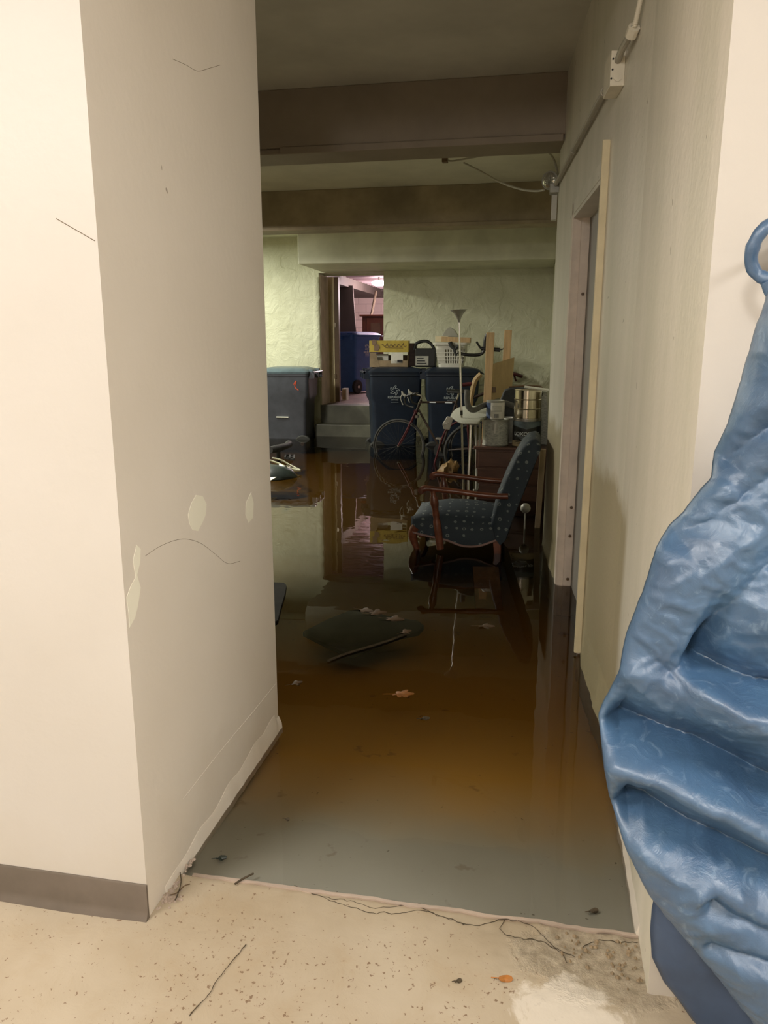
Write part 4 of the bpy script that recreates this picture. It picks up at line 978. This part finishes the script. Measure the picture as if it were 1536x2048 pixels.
leaf(gz(440,1716,.002),.016,.5,'greenbag','dark green leaf in the shallow corner by the left pier',.05,4)
def twig(pix,z,r,label,m='twig'):
    q=[gz(x,y,z) for x,y in pix]; return tag(MB().tube(smoothpath(q,4),r,6).build('twig',m),label,'twig','twigs around the threshold and board')
twig(((470,1768),(485,1758),(507,1747)),.013,.0028,'dark twig lying across the flaked threshold')
twig(((655,1322),(690,1308),(730,1296),(775,1282),(812,1268)),.005,.006,'long line of dark twigs along the near edge of the floating board')
twig(((360,1745),(362,1765),(355,1790),(350,1800)),.02,.0016,'curled root fibre at the left end of the threshold')
twig(((340,1790),(355,1785),(368,1772),(380,1768)),.015,.0014,'thin straw beside the left end of the threshold','leafpale')
g=MB()
for i in range(40):
    t=random.random(); p=gz(345+random.gauss(0,9),1795+random.gauss(0,8),.008)
    g.lathe([(0,0),(.004,.001),(.003,.004),(0,.005)],p+Vector((0,0,0)),5)
for i in range(50):
    p=Vector((-.9+.006+random.random()*.012,1.56+random.random()*.2,.008)); g.lathe([(0,0),(.005*random.random()+.002,.001),(.002,.005),(0,.006)],p,5)
tag(g.build('crumbs','jambpale'),'loose plaster crumbs at the foot of the left pier','debris',kind='stuff')
g=MB()
for i in range(60):
    x,y=random.choice(((1180,1900),(1240,1930),(1270,1960),(1130,1890),(1260,1900))); p=gz(x+random.gauss(0,22),y+random.gauss(0,14),.009)
    if p.y<lipY(p.x)-.01 and p.x<.295: g.lathe([(0,0),(.005*random.random()+.002,.001),(.002,.005),(0,.006)],p,5)
tag(g.build('grit','cardboard'),'dark concrete grit on the rough patch at the right of threshold','debris',kind='stuff')

# ------------------------------------------------------------------ conduit, junction box, emergency light, cables
zc_=2.45
cdt=empty('conduit',tuple(wp(SE,.02,zc_)),'painted metal conduit running along the right wall to the emergency light','conduit')
MB().tube([wp(.70,.022,zc_-.05),wp(.80,.022,zc_-.03),wp(1.0,.022,zc_-.02),wp(2.0,.022,zc_-.01),wp(SE-.02,.022,zc_)],.0125,12).build('pipe','conduit',cdt)
for s in (.84,1.9): MB().tube([wp(s,.022,zc_-.027 if s<1 else zc_-.011),wp(s+.03,.022,zc_-.026 if s<1 else zc_-.011)],.017,12).build('strap','conduit',cdt)
jb=empty('junction_box',tuple(wp(.55,.03,2.36)),'cream painted electrical junction box high on the right wall','junction box')
g=MB(); g.prism([xy(wp(.50,.0,0)),xy(wp(.66,.0,0)),xy(wp(.66,.052,0)),xy(wp(.50,.052,0))],2.345,2.465); g.build('body','boxwhite',jb,smooth=0,bevel=.003)
for z,o_ in ((2.435,.045),(2.40,.045),(2.37,.048)): MB().lathe([(0,0),(.0035,0),(.0035,.002),(0,.002)],wp(.499,o_,z),8,axis=-D).build('screw','black',jb)
MB().lathe([(0,0),(.016,0),(.016,.0025),(0,.003)],wp(.499,.025,2.375),20,axis=-D).build('knockout','boxwhite',jb)
fx=empty('flexible_conduit',tuple(wp(.3,.02,2.45)),'ribbed flexible conduit rising from the junction box to the ceiling','conduit')
fpts=[wp(.50,.028,2.43),wp(.40,.03,2.435),wp(.30,.03,2.43),wp(.24,.02,2.445)]
MB().tube(smoothpath(fpts,4),.0125,10).build('elbow','conduit',fx)
MB().tube([wp(.27,.025,2.43),wp(.24,.02,2.447)],.02,10).build('coupling','boxwhite',fx)
q=[wp(.24,.02,2.447),wp(.19,.016,2.50),wp(.14,.015,2.56),wp(.12,.015,2.655)]; sp=smoothpath(q,20)
MB().tube(sp,[.0095 if i%2 else .0075 for i in range(len(sp))],10).build('ribbed_hose','boxwhite',fx,smooth=60)
# emergency light
Ye=5.68
el=empty('emergency_light',tuple(at(1105,380,Ye)),'emergency light with round glass lamp head at the end of the right wall','emergency light')
c=at(1101,361,Ye-.02); ax=Vector((-.45,-.85,-.12)).normalized()
hd=MB().lathe([(0,-.07),(.025,-.068),(.045,-.05),(.057,-.02),(.060,0),(.060,.012),(.054,.014)],c,28,axis=ax).build('lamp_head','galv',el,smooth=50)
MB().lathe([(.054,.006),(.050,.016),(.035,.024),(0,.028)],c,28,axis=ax).build('lens','lens',hd,smooth=60)
a=at(1104,379,Ye); b_=at(1114,440,Ye)
MB().box((a.x,Ye,b_.z),(b_.x-.004,Ye+.05,a.z)).build('battery_case','white',el,smooth=0,bevel=.003)
MB().tube([c-ax*.05,Vector((a.x+.02,Ye+.02,a.z)),Vector((.10,5.6,2.45))],.011,8).build('arm','galv',el)
MB().box((.04,5.60,2.40),(.105,5.70,2.46)).build('mount','galv',el,smooth=0,bevel=.004)
up_=[at(890,319,7.2),at(905,322,7.2),at(940,316,7.1),at(1000,305,7.0),at(1060,298,6.8),at(1090,301,6.5),at(1106,316,6.1),at(1114,340,5.85),at(1117,366,5.64)]
MB().tube(smoothpath(up_,5),.008,8).build('cable','conduit') 
cb=bpy.data.objects['cable']; tag(cb,'painted cable arching over the ceiling from the emergency light','cable')
lo=[at(928,326,7.2),at(960,342,7.0),at(1000,364,6.6),at(1040,378,6.2),at(1070,382,5.9),at(1088,380,5.72)]
tag(MB().tube(smoothpath(lo,5),.008,8).build('cable','conduit'),'thin pale cable sagging down to the emergency lamp head','cable')
g=MB(); p=at(889,318,7.2); g.box((p.x-.02,7.17,p.z-.03),(p.x+.03,7.23,3.06)); tag(g.build('cable_clip','brown',None,smooth=0,bevel=.004),'rusty clip holding the cable on the ceiling between beams','clip')

# ------------------------------------------------------------------ back room things
c=at(745,660,16.4)
cab=empty('wooden_cabinet',(c.x-.02,16.6,ZF),'orange-brown wooden cabinet with dark door panel in the back room','cabinet')
xa=at(724,632,16.4).x; xb=at(772,632,16.4).x; zt_=at(740,633,16.4).z
MB().box((xa,16.42,ZF),(xb,16.85,zt_)).build('body','cabinet',cab,smooth=0,bevel=.005)
MB().box((xa-.05,16.36,zt_),(xb+.05,16.9,zt_+.04)).build('top','cabinet',cab,smooth=0,bevel=.006)
fx0=xa+.10
d=MB().box((fx0,16.395,ZF+.1),(xb-.03,16.42,zt_-.02)).build('door','cabinet',cab,smooth=0,bevel=.005)
MB().box((fx0+.09,16.388,ZF+.2),(xb-.12,16.40,zt_-.13)).build('dark_panel','brown',d,smooth=0)
MB().lathe([(0,0),(.018,0),(.02,.02),(0,.03)],(xb-.07,16.39,at(762,672,16.4).z),12,axis=(0,-1,0)).build('knob','print',cab)
# ceiling lamp
c=at(758,566,16.0); cl=empty('ceiling_lamp',tuple(c),'glowing globe ceiling lamp seen through the back doorway','lamp')
MB().lathe([(0,-.06),(.08,-.055),(.14,-.03),(.155,0),(.14,.03),(.08,.05),(0,.055)],c,24).build('globe','lamp',cl,smooth=60)
MB().lathe([(.0,0),(.02,0),(.02,2.71-c.z),(0,2.71-c.z)],c+Vector((0,0,.04)),10).build('stem','backroom',cl)
# leaning dark panel, diagonal prop, small carton
a=at(684,583,16.0); b_=at(701,583,16.0); z0=ZF
tag(MB().loft([[(a.x-.1,15.9,z0),(b_.x+.20,15.9,z0),(b_.x+.20,15.95,z0),(a.x-.1,15.95,z0)],[(a.x-.1,16.2,2.58),(b_.x+.0,16.2,2.58),(b_.x+.0,16.25,2.58),(a.x-.1,16.25,2.58)]]).build('dark_panel','backroom',None,smooth=0),'tall dark panel leaning behind the bright blue bin','panel')
tag(MB().tube([at(752,583,17.5),at(742,634,17.0),Vector((at(742,634,17.0).x-.1,16.95,ZF))],.03,8).build('wooden_prop','twig'),'slanting brown prop against the pink brick wall','pole')
c=gz(690,792,.46); o=obox('small_carton','papercl',(c.x-.07,12.75,.46),.10,.16,.20,.0,None,'small pale carton on the floor beside the back doorway','box') if False else None
p=at(689,795,12.9); tag(MB().box((p.x-.04,12.88,.46),(p.x+.04,13.05,.46+.2)).build('small_carton','papercl',None,smooth=0,bevel=.004),'small pale carton on the floor just inside the back doorway','box')
MB().box((p.x-.034,12.876,.475),(p.x+.028,12.882,.64)).build('front_panel','cardboard',bpy.data.objects['small_carton'],smooth=0)
p=at(753,689,12.6); 

# ------------------------------------------------------------------ blue tarp hanging in the right foreground
left=[(560,1560),(600,1552),(640,1536),(700,1518),(760,1503),(830,1480),(900,1459),(965,1440),(1000,1412),(1040,1385),(1110,1325),(1190,1300),(1290,1265),(1400,1240),(1480,1209),(1560,1216),(1645,1231),(1730,1262),(1815,1306),(1900,1378),(1970,1438),(2048,1500),(2120,1560)]
def lx(y):
    for (a,xa),(b,xb) in zip(left,left[1:]):
        if y<=b: return xa+(xb-xa)*(y-a)/(b-a)
    return left[-1][1]
rightp=[(560,1590),(640,1610),(900,1690),(1480,1800),(1900,1790),(2120,1740)]
def rx(y):
    for (a,xa),(b,xb) in zip(rightp,rightp[1:]):
        if y<=b: return xa+(xb-xa)*(y-a)/(b-a)
    return rightp[-1][1]
# creases: polyline, depth, width above (dark slope), width below (bright slope)
creases=[([(1205,1480),(1300,1495),(1400,1520),(1480,1555),(1560,1600),(1800,1690)],.080,75,38),
         ([(1228,1645),(1300,1642),(1370,1675),(1440,1700),(1536,1745),(1800,1840)],.065,55,42),
         ([(1362,1328),(1420,1350),(1480,1372),(1560,1388),(1800,1400)],.060,95,16),
         ([(1395,1772),(1440,1800),(1500,1830),(1560,1850),(1800,1930)],.020,20,28),
         ([(1468,1775),(1536,1802),(1700,1850)],.010,30,20),
         ([(1390,1888),(1450,1884),(1560,1898),(1800,1915)],.016,26,14),
         ([(1440,965),(1490,900),(1536,850),(1600,790)],.022,24,40),
         ([(1325,1112),(1400,1060),(1470,1010),(1560,930),(1650,860)],.020,30,60),
         ([(1300,1405),(1380,1318),(1450,1230),(1536,1125),(1650,1000)],.034,85,85)]
def seg(px,py,a,b):
    ax,ay=a; bx,by=b; dx,dy=bx-ax,by-ay; t=((px-ax)*dx+(py-ay)*dy)/(dx*dx+dy*dy); t=max(0,min(1,t))
    qx,qy=ax+t*dx,ay+t*dy; s=(px-ax)*dy-(py-ay)*dx
    return math.hypot(px-qx,py-qy), s, t
def depth(px,py,u):
    h=.11*math.sin(math.pi*min(1,max(0,u)))**.5
    for pl,d,wa,wb in creases:
        best=(1e9,0)
        for i in range(len(pl)-1):
            dd,s,t=seg(px,py,pl[i],pl[i+1])
            if dd<best[0]-1e-6: best=(dd,s,i+t)
        dd,s,along=best; dd=math.sqrt(dd*dd+30)-5.4; wdt = wa if s>0 else wb
        taper=min(1,along*1.8) if pl[0][0]>1250 else min(1,along*1.5+.25)
        q=min(1,dd/(wdt*1.7)); h-=2.0*d*taper*((1-q)**1.25 if s>0 else (1-q)**1.6)
    h+=.005*(1-abs(noise.noise(Vector((px*.006+py*.003,py*.009,21))))*1.6)**3+.004*(1-abs(noise.noise(Vector((px*.017,py*.024,33))))*1.6)**3
    h+=.004*noise.noise(Vector((px*.004,py*.006,1)))+.003*noise.noise(Vector((px*.02,py*.03,4)))+.0012*noise.noise(Vector((px*.06,py*.08,7)))
    return h
YT=1.38
tp=empty('tarp',tuple(at(1560,2100,YT)),'wrinkled blue waterproof tarp hanging in front of the right wall','tarp')
nu,nv=150,340; vs=[];fs=[]
for j in range(nv+1):
    y=560+(2120-560)*j/nv; a,b=lx(y),rx(y)
    for i in range(nu+1):
        u=i/nu; uu=u**1.25; x=a+(b-a)*uu
        dY=depth(x,y,uu)
        # the outline keeps its own place: sideways position fixed at the hanging plane
        p=at(x,y,YT-.05); vs.append(Vector((p.x,p.y+.05-dY,p.z)))
for j in range(nv):
    for i in range(nu):
        a=j*(nu+1)+i; fs.append((a,a+1,a+nu+2,a+nu+1))
o=MB().add(vs,fs).build('front_sheet','tarp',tp,smooth=180); md=o.modifiers.new('solid','SOLIDIFY'); md.thickness=.004; md.offset=1
# lower back flap
fl_=[(1700,1330),(1815,1306),(1860,1303),(1910,1306),(1960,1330),(2000,1362),(2048,1396),(2120,1450)]
def fx_(y):
    for (a,xa),(b,xb) in zip(fl_,fl_[1:]):
        if y<=b: return xa+(xb-xa)*(y-a)/(b-a)
    return fl_[-1][1]
vs=[];fs=[]; nu,nv=40,60
for j in range(nv+1):
    y=1700+420*j/nv; a=fx_(y)
    for i in range(nu+1):
        u=i/nu; x=a+(1760-a)*u; p=at(x,y,YT+.10); vs.append(Vector((p.x,p.y-.05*math.sin(math.pi*min(1,u*1.5))**.6*(1 if u<.66 else 0)+.01*noise.noise(Vector((x*.01,y*.01,2))),p.z)))
for j in range(nv):
    for i in range(nu): a=j*(nu+1)+i; fs.append((a,a+1,a+nu+2,a+nu+1))
o=MB().add(vs,fs).build('back_flap','tarplining',tp,smooth=180); md=o.modifiers.new('solid','SOLIDIFY'); md.thickness=.004
# loop at the top
c=at(1552,502,YT); ring=[]
for i in range(40):
    a=2*math.pi*i/40; ring.append(c+Vector((.036*math.cos(a),.01*math.sin(a*2),.043*math.sin(a))))
MB().tube(ring,[.0105+.0025*noise.noise(Vector((i*.6,0,0))) for i in range(40)],12,closed=True).build('hanging_loop','tarp',tp,smooth=60)
p0=c+Vector((-.005,0,-.045)); MB().tube(smoothpath([p0,p0+Vector((.01,0,-.02)),at(1570,590,YT)],4),[.014]*5+[.017]*3+[.02],12).build('gathered_neck','tarp',tp,smooth=60)
hk=empty('wall_hook',(c.x+.01,1.5,c.z),'grey wall hook carrying the loop of the blue tarp','hook')
hp=at(1553,505,1.515); g=MB(); g.lathe([(0,0),(.036,0),(.036,.012),(.03,.016),(0,.016)],(hp.x,1.53,hp.z),28,axis=(0,-1,0)); g.build('plate','doorgrey',hk,smooth=40)
MB().tube(smoothpath([Vector((hp.x,1.51,c.z+.02)),Vector((c.x+.01,1.42,c.z+.022)),Vector((c.x+.01,1.37,c.z+.026)),Vector((c.x+.01,1.35,c.z+.05))],4),.006,8).build('peg','steel',hk)
